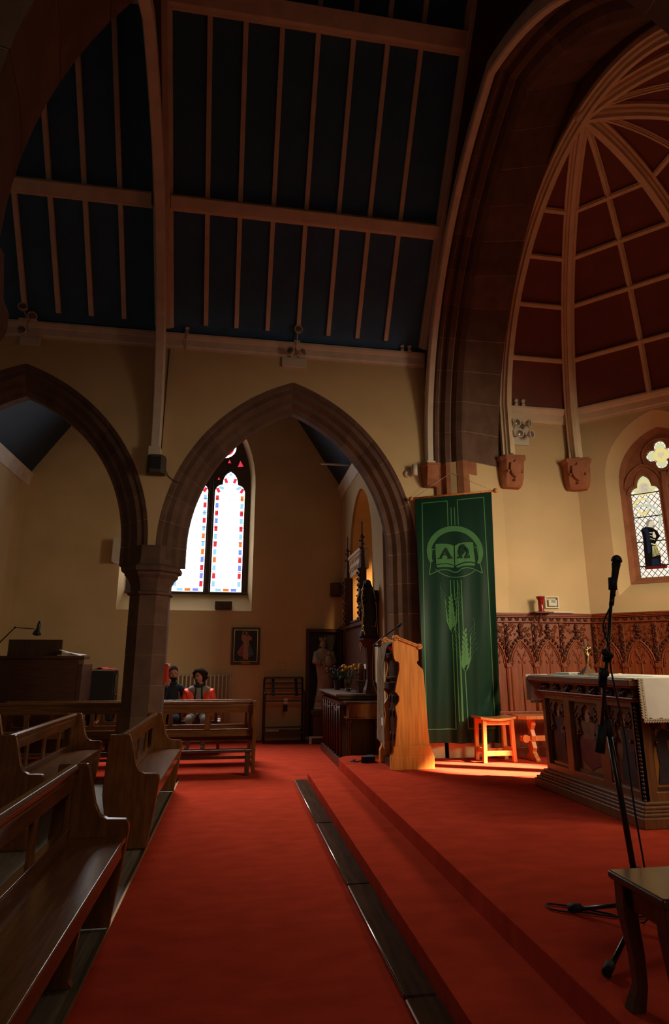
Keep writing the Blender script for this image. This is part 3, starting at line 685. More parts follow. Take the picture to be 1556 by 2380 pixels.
# apse windows: two trefoil lights under a quatrefoil
GA = {'w': emit('cream_lit_glass', (1.0, 0.90, 0.74), 1.0), 'y': emit('straw_lit_glass', (0.92, 0.76, 0.28), 0.9), 'g': emit('pale_green_lit_glass', (0.74, 0.74, 0.40), 0.9), 'k': mat('painted_black_glass', (0.010, 0.009, 0.012), 0.3, 0.4),
      'n': emit('navy_lit_glass', (0.012, 0.016, 0.032), 0.9), 'r': emit('deep_red_lit_glass', (0.12, 0.008, 0.006), 0.9), 'f': emit('flesh_lit_glass', (0.75, 0.62, 0.44), 0.9), 's': emit('scroll_lit_glass', (0.72, 0.72, 0.56), 0.9), 'd': emit('grey_paint_lit_glass', (0.30, 0.27, 0.20), .8)}
AK = list(GA); AMs = [GA[k] for k in AK]
def apse_window(S, idx, detail):
    root = link('window_%d' % idx, None); root['kind'] = 'structure'; p = S(0, 2.56, 0.24); root.location = p
    LC = (-0.277, 0.277); hw = 0.192; tl = [trefoil(c, hw, 2.635, 3.885, 1.43) for c in LC]
    quat = []
    for k in range(4):
        a0 = PI/2*k
        for j in range(13):
            a = a0 - 1.9 + 3.8*j/12
            quat.append((0.0 + 0.118*math.cos(a0) + 0.082*math.cos(a), 4.43 + 0.118*math.sin(a0)*1.08 + 0.082*math.sin(a)*1.08))
    of = [(0.60, 2.545), (0.595, 3.2)] + WG.outline(12, i=-0.015) + [(-0.595, 3.2), (-0.60, 2.545)]
    bm = BM(); plate(bm, [of] + tl + [quat], S, 0.27, 0.36)
    # moulded frame round the edge and the mullion
    inn = [(0.52, 2.62), (0.52, 3.2)] + [(x*0.885, 4.06 + (z-4.06)*0.90) for x, z in WG.outline(12)] + [(-0.52, 3.2), (-0.52, 2.62)]
    a = [bm.verts.new(S(u, v, 0.20)) for u, v in of]; b = [bm.verts.new(S(u, v, 0.28)) for u, v in inn]
    for i in range(len(a)): j = (i+1) % len(a); bm.faces.new((a[i], a[j], b[j], b[i]))
    for u0, u1 in ((-0.06, 0.06),):
        q = [(u0, 0.28), (-0.02, 0.215), (0.02, 0.215), (u1, 0.28)]
        r0 = [bm.verts.new(S(u, 2.6, t)) for u, t in q]; r1 = [bm.verts.new(S(u, 4.15, t)) for u, t in q]
        for i in range(3): bm.faces.new((r0[i], r0[i+1], r1[i+1], r1[i]))
    # hood ribs of the lights and the ring round the quatrefoil
    for c in LC:
        L = trefoil(c, hw+0.035, 2.62, 3.885, 1.50); tube(bm, [S(u, v, 0.27) for u, v in L[1:-1]], 0.014, 5)
        Ah = Arch(c, 0.255, 0.36, 3.96); tube(bm, [S(u, v, 0.262) for u, v in Ah.outline(8)], 0.020, 5)
    tube(bm, [S(u, v, 0.262) for u, v in circ(0, 4.43, 0.245, 24)] + [S(0.245, 4.43, 0.262)], 0.018, 5)
    obj('tracery', bm, 'stone_warm', root)
    T = 0.315
    bm = BM()
    for L in tl + [quat]: plate(bm, [L], S, T, T, AK.index('w'))
    if detail:
        c = LC[0]; e = T - 0.003; K = AK.index
        top = [p for p in tl[0] if p[1] > 4.02]
        plate(bm, [[(x*1.0, z) for x, z in tl[0] if z > 3.93]], S, e, e, K('g'))
        for q in range(4):                                   # quatrefoil: straw border lobes round a heart
            a = PI/2*q; disc(bm, S, (0.118*math.cos(a), 4.43+0.127*math.sin(a)), .062, .062, e, K('g'), dp=0)
        disc(bm, S, (0, 4.43), .10, .115, e-.001, K('y'), dp=0); 
        plate(bm, [[(0, 4.37), (.04, 4.42), (.045, 4.455), (.02, 4.475), (0, 4.46), (-.02, 4.475), (-.045, 4.455), (-.04, 4.42)]], S, e-.002, e-.002, K('f'))
        # cartouche
        ca_ = [(-.11, 3.885), (-.05, 3.87), (.05, 3.87), (.11, 3.885), (.125, 3.92), (.085, 3.955), (.07, 4.03), (.03, 4.06), (0, 4.075), (-.03, 4.06), (-.07, 4.03), (-.085, 3.955), (-.125, 3.92)]
        plate(bm, [[(c + x*1.12, 3.965 + (z-3.965)*1.12) for x, z in ca_]], S, e-.001, e-.001, K('y')); plate(bm, [[(c + x*.9, 3.965 + (z-3.965)*.88) for x, z in ca_]], S, e-.002, e-.002, K('f'))
        for k in range(6): strip2(bm, S, (c-.05+.006*(k % 3), 4.02-.02*k), (c+.05-.008*(k % 2), 4.022-.02*k), .004, e-.003, K('d'), 0)
        # yellow letter-like scroll loop and ribbon
        def band(pts, w, ki, tt):
            for a_, b_ in zip(pts, pts[1:]):
                strip2(bm, S, a_, b_, w, tt, K(ki), 0); disc(bm, S, b_, w*.5, w*.5, tt, K(ki), 8, 0)
        lp = [(c-.155, 3.70), (c-.15, 3.745), (c-.12, 3.785), (c-.06, 3.80), (c+.0, 3.80), (c+.03, 3.775), (c+.03, 3.69), (c+.015, 3.63), (c-.02, 3.585), (c-.07, 3.575), (c-.10, 3.60), (c-.105, 3.63)]
        band(lp[:5], .036, 'y', e); band(lp[4:8], .030, 's', e); band(lp[7:], .036, 'y', e)
        rb = [(c-.155, 3.70), (c-.08, 3.705), (c+.02, 3.70), (c+.08, 3.67), (c+.125, 3.61), (c+.15, 3.53), (c+.155, 3.44), (c+.135, 3.37)]
        band(rb, .042, 's', e-.002)
        for k in range(26):
            f = k/25*6.9; i = int(f); p_ = (lerp(rb[i][0], rb[i+1][0], f-i), lerp(rb[i][1], rb[i+1][1], f-i)); strip2(bm, S, (p_[0]-.002, p_[1]-.011), (p_[0]+.004, p_[1]+.011), .0045, e-.003, K('d'), 0)
        # kneeling figure at prayer in a dark cloak, facing right
        def poly(pts, ki, tt): plate(bm, [[(c + x, z) for x, z in pts]], S, tt, tt, K(ki))
        poly([(-.12, 2.76), (.16, 2.75), (.165, 2.80), (.10, 2.83), (-.07, 2.83), (-.13, 2.80)], 'r', e)
        poly([(-.115, 2.80), (-.10, 3.25), (-.115, 3.33), (-.09, 3.36), (-.04, 3.39), (.03, 3.37), (.10, 3.30), (.125, 3.22), (.08, 3.17), (.055, 3.12), (.10, 2.94), (.09, 2.80)], 'k', e-.001)
        poly([(-.06, 2.98), (-.055, 3.28), (-.09, 3.345), (-.03, 3.36), (.0, 3.25), (-.02, 3.0)], 'n', e-.002)
        poly([(-.03, 2.80), (-.02, 2.90), (.06, 2.90), (.08, 2.80)], 'n', e-.002)
        for k in range(7): strip2(bm, S, (c+.0+.017*k, 2.93+.004*k), (c+.012+.0125*k, 3.09), .006, e-.003, K('y'), 0)
        strip2(bm, S, (c+.0, 3.125), (c+.045, 3.105), .014, e-.003, K('y'), 0); strip2(bm, S, (c+.045, 3.105), (c+.085, 3.125), .014, e-.003, K('y'), 0)
        for k in range(3): strip2(bm, S, (c-.005, 3.20+.045*k), (c+.055, 3.175+.05*k), .007, e-.003, K('y'), 0)
        poly([(.035, 3.21), (.065, 3.20), (.075, 3.23), (.06, 3.29), (.045, 3.30), (.03, 3.25)], 'f', e-.003)     # joined hands
        poly([(-.02, 3.375), (.05, 3.36), (.075, 3.375), (.07, 3.395), (.078, 3.41), (.072, 3.43), (.065, 3.455), (.03, 3.475), (-.01, 3.465), (-.03, 3.43)], 'f', e-.003)   # face in profile with beard
        poly([(-.035, 3.37), (-.035, 3.45), (-.01, 3.478), (.03, 3.482), (.06, 3.468), (.02, 3.455), (.0, 3.43), (-.01, 3.38)], 'd', e-.004)
        poly([(.03, 3.355), (.075, 3.36), (.085, 3.385), (.06, 3.395)], 'd', e-.004)
    else:
        pass
    obj('pane', bm, AMs, root)
    bm = BM()
    for L in tl:
        c = sum(p[0] for p in L)/len(L)
        for k in range(-12, 34):
            z = 2.40 + k*0.098
            for sg in (1, -1):
                for a, b in clip_seg((c-.22, z - sg*.22*1.25), (c+.22, z + sg*.22*1.25), L): strip2(bm, S, a, b, .0075, T-.002 if detail else T-.006, 0)
        for z in (2.80, 3.16, 3.53, 3.885): strip2(bm, S, (c-.20, z), (c+.20, z), .014, T-.010)
        tube(bm, [S(u, v, T-.004) for u, v in L + L[:1]], .006, 4)
    for k in range(-6, 7):
        for sg in (1, -1):
            for a, b in clip_seg((-.25, 4.43 + k*.085 - sg*.3), (.25, 4.43 + k*.085 + sg*.3), quat): strip2(bm, S, a, b, .007, T-.002 if detail else T-.006)
    tube(bm, [S(u, v, T-.004) for u, v in quat + quat[:1]], .006, 4)
    obj('leading', bm, 'lead', root)
apse_window(S2, 2, True)
# open window stones assumed on the two unseen sunlit sides
for S_, nm in ((S3, 'window_3'), (S4, 'window_4')):
    bm = BM(); wfr = [(0.60, 2.545)] + WG.outline(10, i=-0.015) + [(-0.60, 2.545)]
    plate(bm, [wfr, [(0.09, 2.64), (0.45, 2.64), (0.45, 3.9), (0.27, 4.15), (0.09, 3.9)], [(-0.45, 2.64), (-0.09, 2.64), (-0.09, 3.9), (-0.27, 4.15), (-0.45, 3.9)]], S_, 0.27, 0.36)
    struct(obj(nm, bm, 'stone_warm'))
# ================================================================== PEWS
PROF = [(0.0, .867), (.16, .867), (.175, .845), (.20, .745), (.225, .645), (.255, .585), (.30, .562), (.40, .557), (.42, .54), (.425, .50), (.40, .30), (.36, .03), (.36, 0), (.05, 0), (.05, .03), (-.02, .40), (-.02, .47)]
def pew(label, group, axis, off, a0, a1, flip=1, mids=(), nsplat=3.0, kneel=False, top=0.867, wood='pewlong', name='pew'):
    """axis 'y': long along Y, seat towards +X from back edge X=off. axis 'x': long along X, back edge at Y=off, seat towards flip*Y"""
    base = (off, a0, 0) if axis == 'y' else (a0, off, 0)
    t = thing(name, label, 'pew', base, group)
    k = top/.867
    F = (lambda d, l, z: (off + d, l, z*k)) if axis == 'y' else (lambda d, l, z: (l, off + flip*d, z*k))
    def bx(d0, l0, z0, d1, l1, z1, bm):
        p = F(d0, l0, z0); q = F(d1, l1, z1); box(bm, tuple(min(a, b) for a, b in zip(p, q)), tuple(max(a, b) for a, b in zip(p, q)))
    for l in (a0, a1 - .05):
        bm = BM(); plate(bm, [PROF], lambda u, v, tt: F(u, tt, v), l, l + .05); obj('end_panel', bm, 'pew', t, bevel=.008)
    L0, L1 = a0 + .05, a1 - .05
    bm = BM(); bx(.055, L0, .440, .415, L1, .470, bm); obj('seat', bm, wood, t, bevel=.008)
    bm = BM(); bx(.375, L0, .36, .40, L1, .44, bm); obj('seat_apron', bm, wood, t, bevel=.004)
    bm = BM(); plate(bm, [[(.055, .835), (.055, .85), (.07, .866), (.105, .866), (.12, .85), (.12, .838), (.105, .828), (.105, .815), (.112, .805), (.105, .79), (.10, .725), (.07, .725), (.07, .79), (.062, .805), (.07, .815), (.07, .828)]], lambda u, v, tt: F(u, tt, v), L0, L1); obj('top_rail', bm, wood, t, bevel=.003)
    bm = BM(); bx(.065, L0, .44, .095, L1, .525, bm); bx(.055, L0, .515, .105, L1, .53, bm); obj('lower_rail', bm, wood, t, bevel=.004)
    n = max(2, int(round((L1-L0)/.58)))
    for i in range(n + 1):
        c = lerp(L0 + .03, L1 - .03, i/n); w = .045 if 0 < i < n else .03
        bm = BM(); sh = [(-w, .525), (-w*.75, .56), (-w*.62, .64), (-w*.75, .70), (-w*1.05, .727), (w*1.05, .727), (w*.75, .70), (w*.62, .64), (w*.75, .56), (w, .525)]
        plate(bm, [sh], lambda u, v, tt: F(tt, c + u, v), .07, .093); obj('splat', bm, 'pew', t, bevel=.004)
    for m in mids:
        bm = BM(); plate(bm, [[(.10, .44), (.36, .44), (.30, .03), (.32, .0), (.08, .0), (.10, .03)]], lambda u, v, tt: F(u, tt, v), m - .022, m + .022); obj('support', bm, 'pew', t, bevel=.004)
    if kneel:
        for z0, z1, d0, d1 in ((.272, .305, -.16, -.02), (.185, .215, -.05, -.02)):
            bm = BM(); bx(d0, L0, z0, d1, L1, z1, bm); obj('kneeler_rail', bm, 'oakdark', t, bevel=.004)
        for c in (lerp(L0, L1, .02), lerp(L0, L1, .645), lerp(L0, L1, .985)):
            bm = BM(); bx(-.14, c-.03, 0.0, -.03, c+.03, .275, bm); obj('kneeler_foot', bm, 'oakdark', t, bevel=.004)
    return t
GN_ = 'brown oak pews facing the sanctuary beside the red aisle carpet'
pew('glossy brown oak pew nearest the viewer, its long seat running along the carpet edge', GN_, 'y', -1.0, 1.35, 4.06, mids=(2.2, 3.38))
pew('brown oak pew standing alone at the carpet edge in front of the pillar, seat shiny', GN_, 'y', -1.0, 5.52, 7.82)
pew('brown oak pew behind the pillar pew, white gleam along its back rail', GN_, 'y', -1.925, 5.62, 7.9)
pew('mostly cut off brown oak pew at the left picture edge, third row from the carpet', GN_, 'y', -2.85, 5.7, 7.95)
GX_ = 'brown oak pews set across the chapel with backs to the nave'
pew('long crosswise oak pew behind the pillar with dark kneeler rails on its back', GX_, 'x', 8.76, -3.9, 0.32, kneel=True, top=.93, wood='pewlongx')
pew('second crosswise oak pew, directly in front of the two seated people', GX_, 'x', 9.58, -3.2, 0.28, top=.905, wood='pewlongx')
pew('crosswise oak bench that the two people sit on by the radiator', 'brown oak bench under the chapel window', 'x', 11.10, -2.2, -0.2, flip=-1, top=.80, wood='pewlongx')

# ================================================================== LECTERN
YL0, YL1 = 7.40, 8.02
lec = thing('lectern', 'golden oak lectern with scrolled sloping top and shaped side panels on the platform edge', 'lectern', (2.1, 7.7, ZP))
SP = [(1.905, .48), (1.92, .55), (1.945, .80), (1.925, .93), (1.955, .965), (1.975, 1.0), (1.975, 1.05), (1.945, 1.09), (1.925, 1.10), (1.95, 1.22), (1.985, 1.36), (1.985, 1.44), (1.965, 1.46), (1.945, 1.455), (1.925, 1.49), (1.915, 1.55), (1.918, 1.70), (1.96, 1.735), (2.235, 1.632), (2.235, 1.47), (2.215, 1.455), (2.213, 1.435), (2.235, 1.41), (2.285, 1.365), (2.295, 1.30), (2.325, .70), (2.338, .48)]
def scroll(bm, y0, y1, c, r):
    tube(bm, [(c[0], y0, c[1]), (c[0], y1, c[1])], r, 16)
    for s, y in ((-1, y0), (1, y1)):
        pts = [(c[0] + (r*.8 - r*.7*k/22)*math.cos(k*.6), y + s*.002, c[1] + (r*.8 - r*.7*k/22)*math.sin(k*.6)) for k in range(22)]
        tube(bm, pts, .004, 5)
for y0, dark in ((YL0, False), (YL1-.05, True)):
    bm = BM(); plate(bm, [SP], XZ(), y0, y0 + .05)
    sp = obj('side_panel', bm, 'oak', lec, bevel=.006)
    bm = BM(); yl, yh = y0 - .018, y0 + .068
    plate(bm, [[(1.955, 1.765), (2.255, 1.655), (2.245, 1.622), (1.945, 1.732)]], XZ(), yl, yh)
    for q in (.25, .5, .75): 
        beam(bm, (1.96, yl, 1.74 + .018*q), (2.25, yl, 1.632 + .018*q), .008, .006)
    scroll(bm, yl, yh, (1.955, 1.742), .034); scroll(bm, yl, yh, (2.25, 1.638), .034)
    obj('scrolled_cap', bm, 'oak', sp)
    bm = BM(); box(bm, (1.86, y0-.025, ZP), (2.385, y0+.075, .37)); plate(bm, [[(1.86, .37), (1.885, .42), (1.89, .475), (1.905, .485), (2.34, .485), (2.35, .475), (2.352, .42), (2.385, .37)]], XZ(), y0-.02, y0+.07); obj('plinth', bm, 'oak', lec, bevel=.008)
bm = BM(); box(bm, (1.99, YL0+.05, .25), (2.02, YL1-.05, 1.60)); box(bm, (1.95, YL0+.05, 1.50), (2.04, YL1-.05, 1.56)); box(bm, (1.93, YL0+.05, 1.12), (2.03, YL1-.05, 1.20)); box(bm, (1.95, YL0+.05, 1.24), (2.03, YL1-.05, 1.27)); obj('front_panel', bm, 'oakdark', lec, bevel=.006)
bm = BM()
for z in (.55, .83, 1.0): 
    for y in (7.55, 7.72, 7.88): ball(bm, (1.985, y, z), .012, .03, .05, 8, 5)
obj('carved_boss', bm, 'oakdark', lec)
bm = BM(); beam(bm, (1.95, (YL0+YL1)/2, 1.695), (2.23, (YL0+YL1)/2, 1.592), YL1-YL0-.10, .025, up=(0.35, 0, 1)); obj('book_rest', bm, 'oakdark', lec, bevel=.004)
bm = BM(); box(bm, (1.90, YL0+.03, ZP), (2.36, YL1-.03, .30)); obj('base_board', bm, 'oakdark', lec)
# woven fall hung over its front
bm = BM(); N, K = 6, 26; rows = []
for k in range(K+1):
    f = k/K
    for_z = 1.70 - f*1.17; r = []
    for i in range(N+1):
        g = i/N; y = lerp(7.93, 7.50, g) + (.03*math.sin(f*5)*(g-.5)); x = 1.865 - .05*min(1, f*4) + .012*math.sin(g*9 + f*3)
        if f < .04: x = 1.95 - f*2
        r.append((x, y, for_z - (.09*g if k == K else 0)))
    rows.append(r)
vv = [[bm.verts.new(p) for p in r] for r in rows]; vb = [[bm.verts.new((p[0]+.006, p[1], p[2])) for p in r] for r in rows]
for k in range(K):
    for i in range(N): bm.faces.new((vv[k][i], vv[k][i+1], vv[k+1][i+1], vv[k+1][i])); bm.faces.new((vb[k][i], vb[k+1][i], vb[k+1][i+1], vb[k][i+1]))
fall = tag(obj('lectern_fall', bm, 'textile', base=(1.82, 7.7, .55), smooth=True), 'grey brown woven textile strip hanging down the lectern front', 'textile')
bm = BM(); box(bm, (1.808, 7.55, .70), (1.813, 7.65, .79)); obj('label_patch', bm, 'paper', fall)
# gooseneck microphone
gm = thing('gooseneck_microphone', 'thin black gooseneck microphone rising from the lectern top', 'microphone', (1.90, 7.82, 1.62))
bm = BM(); tube(bm, [(1.98, 7.9, 1.60), (1.90, 7.9, 1.66), (1.78, 7.92, 1.655)], .012, 6); tube(bm, [(1.78, 7.92, 1.655), (1.86, 7.84, 1.735), (1.95, 7.75, 1.82)], .007, 6); obj('gooseneck', bm, 'black', gm)
bm = BM(); tube(bm, [(1.93, 7.77, 1.80), (2.06, 7.64, 1.90)], .011, 8); tube(bm, [(2.05, 7.65, 1.895), (2.10, 7.60, 1.93)], .018, 8); obj('capsule', bm, 'blackmatte', gm)
bm = BM(); plate(bm, [[(1.62, 7.98), (1.80, 7.98), (1.80, 8.16), (1.74, 8.16)]], XY(), ZP, ZP + .07); tube(bm, [(1.64, 8.05, .235), (1.56, 8.02, .23), (1.50, 8.08, .23), (1.58, 8.16, .23)], .008, 6)
tag(obj('floor_monitor', bm, 'blackmatte', base=(1.7, 8.05, ZP)), 'small black wedge with a trailing cable on the carpet behind the lectern', 'speaker')

# ================================================================== BANNER
BTL, BTR, BBL, BBR = V(2.47, 8.10, 3.727), V(3.445, 7.66, 3.756), V(2.501, 8.05, .425), V(3.555, 8.10, .406)
bn = V(-math.sin(math.radians(24)), -math.cos(math.radians(24)), 0)
def bpt(u, v, off=0.0):
    p = BTL.lerp(BTR, u).lerp(BBL.lerp(BBR, u), v)
    w = v**1.6
    f = .036*w*math.sin(u*11 + .8 + v*1.5) + .026*w*math.sin(u*23 + v*4) + .05*w*max(0, u-.68)*math.sin(u*40)
    r = math.exp(-((v-.83)/.05)**2)*max(0, u-.75)*.35*math.sin(v*60 + u*30)       # crumple where it rests on the stool
    return p + bn*(f + r*.4 + off) 
banner = thing('banner', 'tall dark green cloth banner with book, letters and wheat ears hung before the chancel arch', 'banner', (2.95, 7.9, 3.7))
bm = BM(); NU, NV = 60, 90
gv = [[[bm.verts.new(bpt(i/NU, k/NV, o)) for i in range(NU+1)] for k in range(NV+1)] for o in (0.0, -.004)]
for o in (0, 1):
    for k in range(NV):
        for i in range(NU):
            q = (gv[o][k][i], gv[o][k][i+1], gv[o][k+1][i+1], gv[o][k+1][i]); f = bm.faces.new(q if o else q[::-1]); f.smooth = True
cl = obj('cloth', bm, 'green', banner)
def cr(x, y):
    xl = 90 + (y-120)/2210*115; xr = 790 + (y-50)/2280*65; u = (x-xl)/(xr-xl); yt = 120 - 70*u; return u, (y-yt)/(2332-yt)
def dpoly(bm, pts, off=.003, mi=0, raw=False):
    uv = pts if raw else [cr(*p) for p in pts]
    tris = tessellate_polygon([[Vector((a, b, 0)) for a, b in uv]])
    vs = [bm.verts.new(bpt(a, b, off)) for a, b in uv]
    for t in tris:
        try: bm.faces.new([vs[i] for i in t]).material_index = mi
        except ValueError: pass
def dline(bm, pts, w, off=.003, mi=0, step=25):
    for (x0, y0), (x1, y1) in zip(pts, pts[1:]):
        l = math.hypot(x1-x0, y1-y0); nx, ny = -(y1-y0)/l*w/2, (x1-x0)/l*w/2; n = max(1, int(l/step)); pr = None
        for k in range(n+1):
            x, y = lerp(x0, x1, k/n), lerp(y0, y1, k/n); a = bm.verts.new(bpt(*cr(x+nx, y+ny), off)); b = bm.verts.new(bpt(*cr(x-nx, y-ny), off))
            if pr: bm.faces.new((pr[0], pr[1], b, a)).material_index = mi
            pr = (a, b)
bm = BM()
LW = 8.5
# border lines and the double stripes
dline(bm, [(158, 162), (390, 138)], LW); dline(bm, [(158, 162), (180, 1180), (208, 2218)], LW); dline(bm, [(390, 138), (397, 382)], LW); dline(bm, [(482, 128), (720, 102)], LW)
dline(bm, [(482, 128), (490, 372)], LW); dline(bm, [(720, 102), (760, 1080), (800, 2205)], LW); dline(bm, [(205, 2217), (460, 2214)], LW); dline(bm, [(566, 2209), (800, 2205)], LW)
dline(bm, [(424, 202), (428, 375)], LW); dline(bm, [(455, 200), (460, 372)], LW)
dline(bm, [(415, 892), (419, 1040)], LW); dline(bm, [(447, 890), (455, 1075)], LW); dline(bm, [(478, 890), (490, 1300), (516, 2145)], LW); dline(bm, [(512, 886), (529, 1350)], LW)
dline(bm, [(432, 1385), (460, 2214)], LW); dline(bm, [(461, 1330), (490, 2148)], LW); dline(bm, [(505, 1640), (524, 2144)], LW); dline(bm, [(543, 1715), (566, 2209)], LW)
# ring behind the book
def arc(cx, cy, rx, ry, a0, a1, n): return [(cx + rx*math.cos(lerp(a0, a1, k/n)), cy + ry*math.sin(lerp(a0, a1, k/n))) for k in range(n+1)]
cx_, cy_ = 457, 622
for k in range(44):
    a0, a1 = lerp(-PI*1.155, PI*.155, k/44), lerp(-PI*1.155, PI*.155, (k+1)/44)
    mid = abs((k+.5)/44 - .5)*2; wi = lerp(52, 30, max(0, (mid-.5)*2))
    p = arc(cx_, cy_, 254, 243, a0, a1, 1); q = arc(cx_, cy_, 254-wi, 243-wi, a0, a1, 1)
    dpoly(bm, [p[0], p[1], q[1], q[0]])
dline(bm, arc(cx_, cy_, 252, 243, PI*.25, PI*.75, 18), 7)
# cover outline
dline(bm, [(276, 604), (250, 612), (245, 690), (226, 850), (330, 800), (390, 796), (425, 808), (445, 818), (480, 816), (500, 800), (520, 782), (560, 770), (610, 775), (703, 816), (678, 700), (655, 580), (632, 573)], 8)
obj('emblem', bm, 'lightgreen', cl)
bm = BM()
# pages
dpoly(bm, [(280, 560), (320, 553), (380, 552), (420, 558), (447, 570), (452, 757), (420, 742), (380, 735), (330, 740), (290, 752), (283, 640)], .0045)
dpoly(bm, [(457, 570), (490, 548), (540, 535), (590, 530), (622, 531), (628, 620), (641, 720), (600, 712), (550, 715), (500, 735), (460, 758)], .0045)
dpoly(bm, [(288, 762), (330, 750), (380, 744), (425, 752), (452, 764), (440, 776), (400, 770), (350, 770), (300, 778)], .0045)
dpoly(bm, [(468, 766), (500, 748), (550, 730), (600, 724), (640, 730), (632, 752), (580, 748), (530, 755), (480, 776)], .0045)
obj('open_book', bm, 'lightgreen', cl)
# wheat ears
def ear(x0, y0, x1, y1, sc):
    dx, dy = x1-x0, y1-y0; L = math.hypot(dx, dy); ux, uy = dx/L, dy/L; px_, py_ = -uy, ux
    def at(a, b): return (x0 + ux*a + px_*b, y0 + uy*a + py_*b)
    for k in range(7):
        a = L*(.02 + .14*k); ln = (40 + 5*(6-k))*sc; wd = (15 - 1.0*k)*sc
        for s in (-1, 1):
            b = s*(14 - k*1.2)*sc + (0 if k else 0); aa = a + (0 if s < 0 else L*.07); c0 = at(aa+ln*.5, b*1.15)
            ang = math.atan2(uy, ux) + s*.30
            dpoly(bm, [(c0[0] + ln*.52*math.cos(t)*math.cos(ang) - wd*math.sin(t)*math.sin(ang), c0[1] + ln*.52*math.cos(t)*math.sin(ang) + wd*math.sin(t)*math.cos(ang)) for t in [i*PI/5 for i in range(10)]], .0045)
    for s in (-1, 1):                                      # outer husk leaves
        dpoly(bm, [at(-30*sc, 0), at(10*sc, s*26*sc), at(80*sc, s*46*sc), at(170*sc, s*50*sc), at(250*sc, s*40*sc), at(310*sc, s*56*sc), at(240*sc, s*50*sc), at(160*sc, s*38*sc), at(70*sc, s*33*sc)], .004)
    for k in range(7):
        for s in (-1, 1):
            a = 60*sc + k*42*sc; dline(bm, [at(a, s*40*sc), at(a+70*sc, s*(70+4*k)*sc*.9), at(a+125*sc, s*(105-5*k)*sc)], 2.2, .004, 0, 40)
for a_ in ((432, 1352, 415, 1040, 1.0), (545, 1690, 540, 1345, 1.05)):
    bm = BM(); ear(*a_); obj('wheat_ear', bm, 'lightgreen', cl)
bm = BM()
# letters alpha and omega
O = .014
for st in ([(368, 594), (384, 592), (386, 604), (338, 692), (322, 694)], [(362, 606), (384, 592), (434, 686), (404, 690)], [(336, 662), (340, 653), (398, 649), (404, 660)], [(308, 699), (310, 690), (346, 687), (345, 696)], [(392, 693), (394, 684), (440, 681), (439, 691)]): dpoly(bm, st, O)
om = arc(538, 625, 48, 55, PI*.72, PI*2.28, 22); oi = arc(538, 625, 27, 42, PI*.72, PI*2.28, 22)
for k in range(22): dpoly(bm, [om[k], om[k+1], oi[k+1], oi[k]], O)
dpoly(bm, [(484, 668), (490, 668), (496, 676), (528, 672), (527, 684), (485, 688)], O); dpoly(bm, [(549, 671), (578, 668), (586, 655), (594, 655), (594, 681), (549, 684)], O)
dpoly(bm, [(503, 660), (522, 655), (527, 675), (505, 678)], O); dpoly(bm, [(552, 655), (572, 655), (572, 674), (550, 675)], O)
obj('lettering', bm, 'greendark', cl)
bm = BM(); d_ = (BTR - BTL).normalized(); a, b = BTL - d_*.055 + V(0, 0, .012), BTR + d_*.055 + V(0, 0, .012); tube(bm, [a, b], .014, 8); ball(bm, a, .032, n=10, m=7); ball(bm, b, .036, n=10, m=7)
obj('hanging_pole', bm, 'stoolwood', banner)
bm = BM(); hk = V(2.96, 7.93, 4.09); tube(bm, [a + d_*.03, hk], .003, 4); tube(bm, [hk, b - d_*.03], .003, 4); obj('hanging_cord', bm, 'palecable', banner)

# ================================================================== STOOLS
def stool(label):
    t = thing('stool', label, 'stool', (3.35, 7.85, ZP))
    bm = BM(); n = 10; x0, x1, y0, y1 = 3.11, 3.595, 7.68, 8.02
    for i in range(n):
        for j in range(1):
            f0, f1 = i/n, (i+1)/n; d = lambda f: -.028*math.sin(PI*f)
            X0, X1 = lerp(x0, x1, f0), lerp(x0, x1, f1); Z0, Z1 = .775+d(f0), .775+d(f1)
            v = [bm.verts.new(p) for p in ((X0,y0,Z0),(X1,y0,Z1),(X1,y1,Z1),(X0,y1,Z0),(X0,y0,Z0-.03),(X1,y0,Z1-.03),(X1,y1,Z1-.03),(X0,y1,Z0-.03))]
            bm.faces.new(v[:4]); bm.faces.new(v[7:3:-1]); bm.faces.new((v[0], v[4], v[5], v[1])); bm.faces.new((v[3], v[2], v[6], v[7]))
            if i == 0: bm.faces.new((v[0], v[3], v[7], v[4]))
            if i == n-1: bm.faces.new((v[1], v[5], v[6], v[2]))
    bmesh.ops.remove_doubles(bm, verts=bm.verts, dist=1e-5); obj('seat', bm, 'stoolwood', t, bevel=.006)
    for x, y in ((3.165, 7.72), (3.54, 7.72), (3.165, 7.98), (3.54, 7.98)):
        bm = BM(); sx = -.02 if x < 3.3 else .02; beam(bm, (x+sx*.6, y, ZP), (x-sx*.2, y, .755), .05, .05); obj('leg', bm, 'stoolwood', t, bevel=.005)
    for y in (7.72, 7.98):
        bm = BM(); box(bm, (3.17, y-.015, .30), (3.53, y+.015, .36)); obj('stretcher', bm, 'stoolwood', t, bevel=.004)
        bm = BM(); box(bm, (3.18, y-.015, .67), (3.52, y+.015, .735)); obj('seat_rail', bm, 'stoolwood', t, bevel=.004)
    for x in (3.16, 3.545):
        bm = BM(); box(bm, (x-.015, 7.74, .33), (x+.015, 7.96, .39)); obj('stretcher', bm, 'stoolwood', t, bevel=.004)
    return t
stool('orange oak stool with a dished seat in front of the banner foot')
bt = thing('trestle_stool', 'low oak trestle bench with wavy end board between the stool and the altar', 'bench', (3.95, 7.85, ZP))
bm = BM(); plate(bm, [[(3.64, 7.74), (3.72, 7.66), (4.40, 7.66), (4.40, 8.0), (3.72, 8.0), (3.64, 7.94)]], XY(), .735, .775); obj('top', bm, 'stoolwood', bt, bevel=.006)
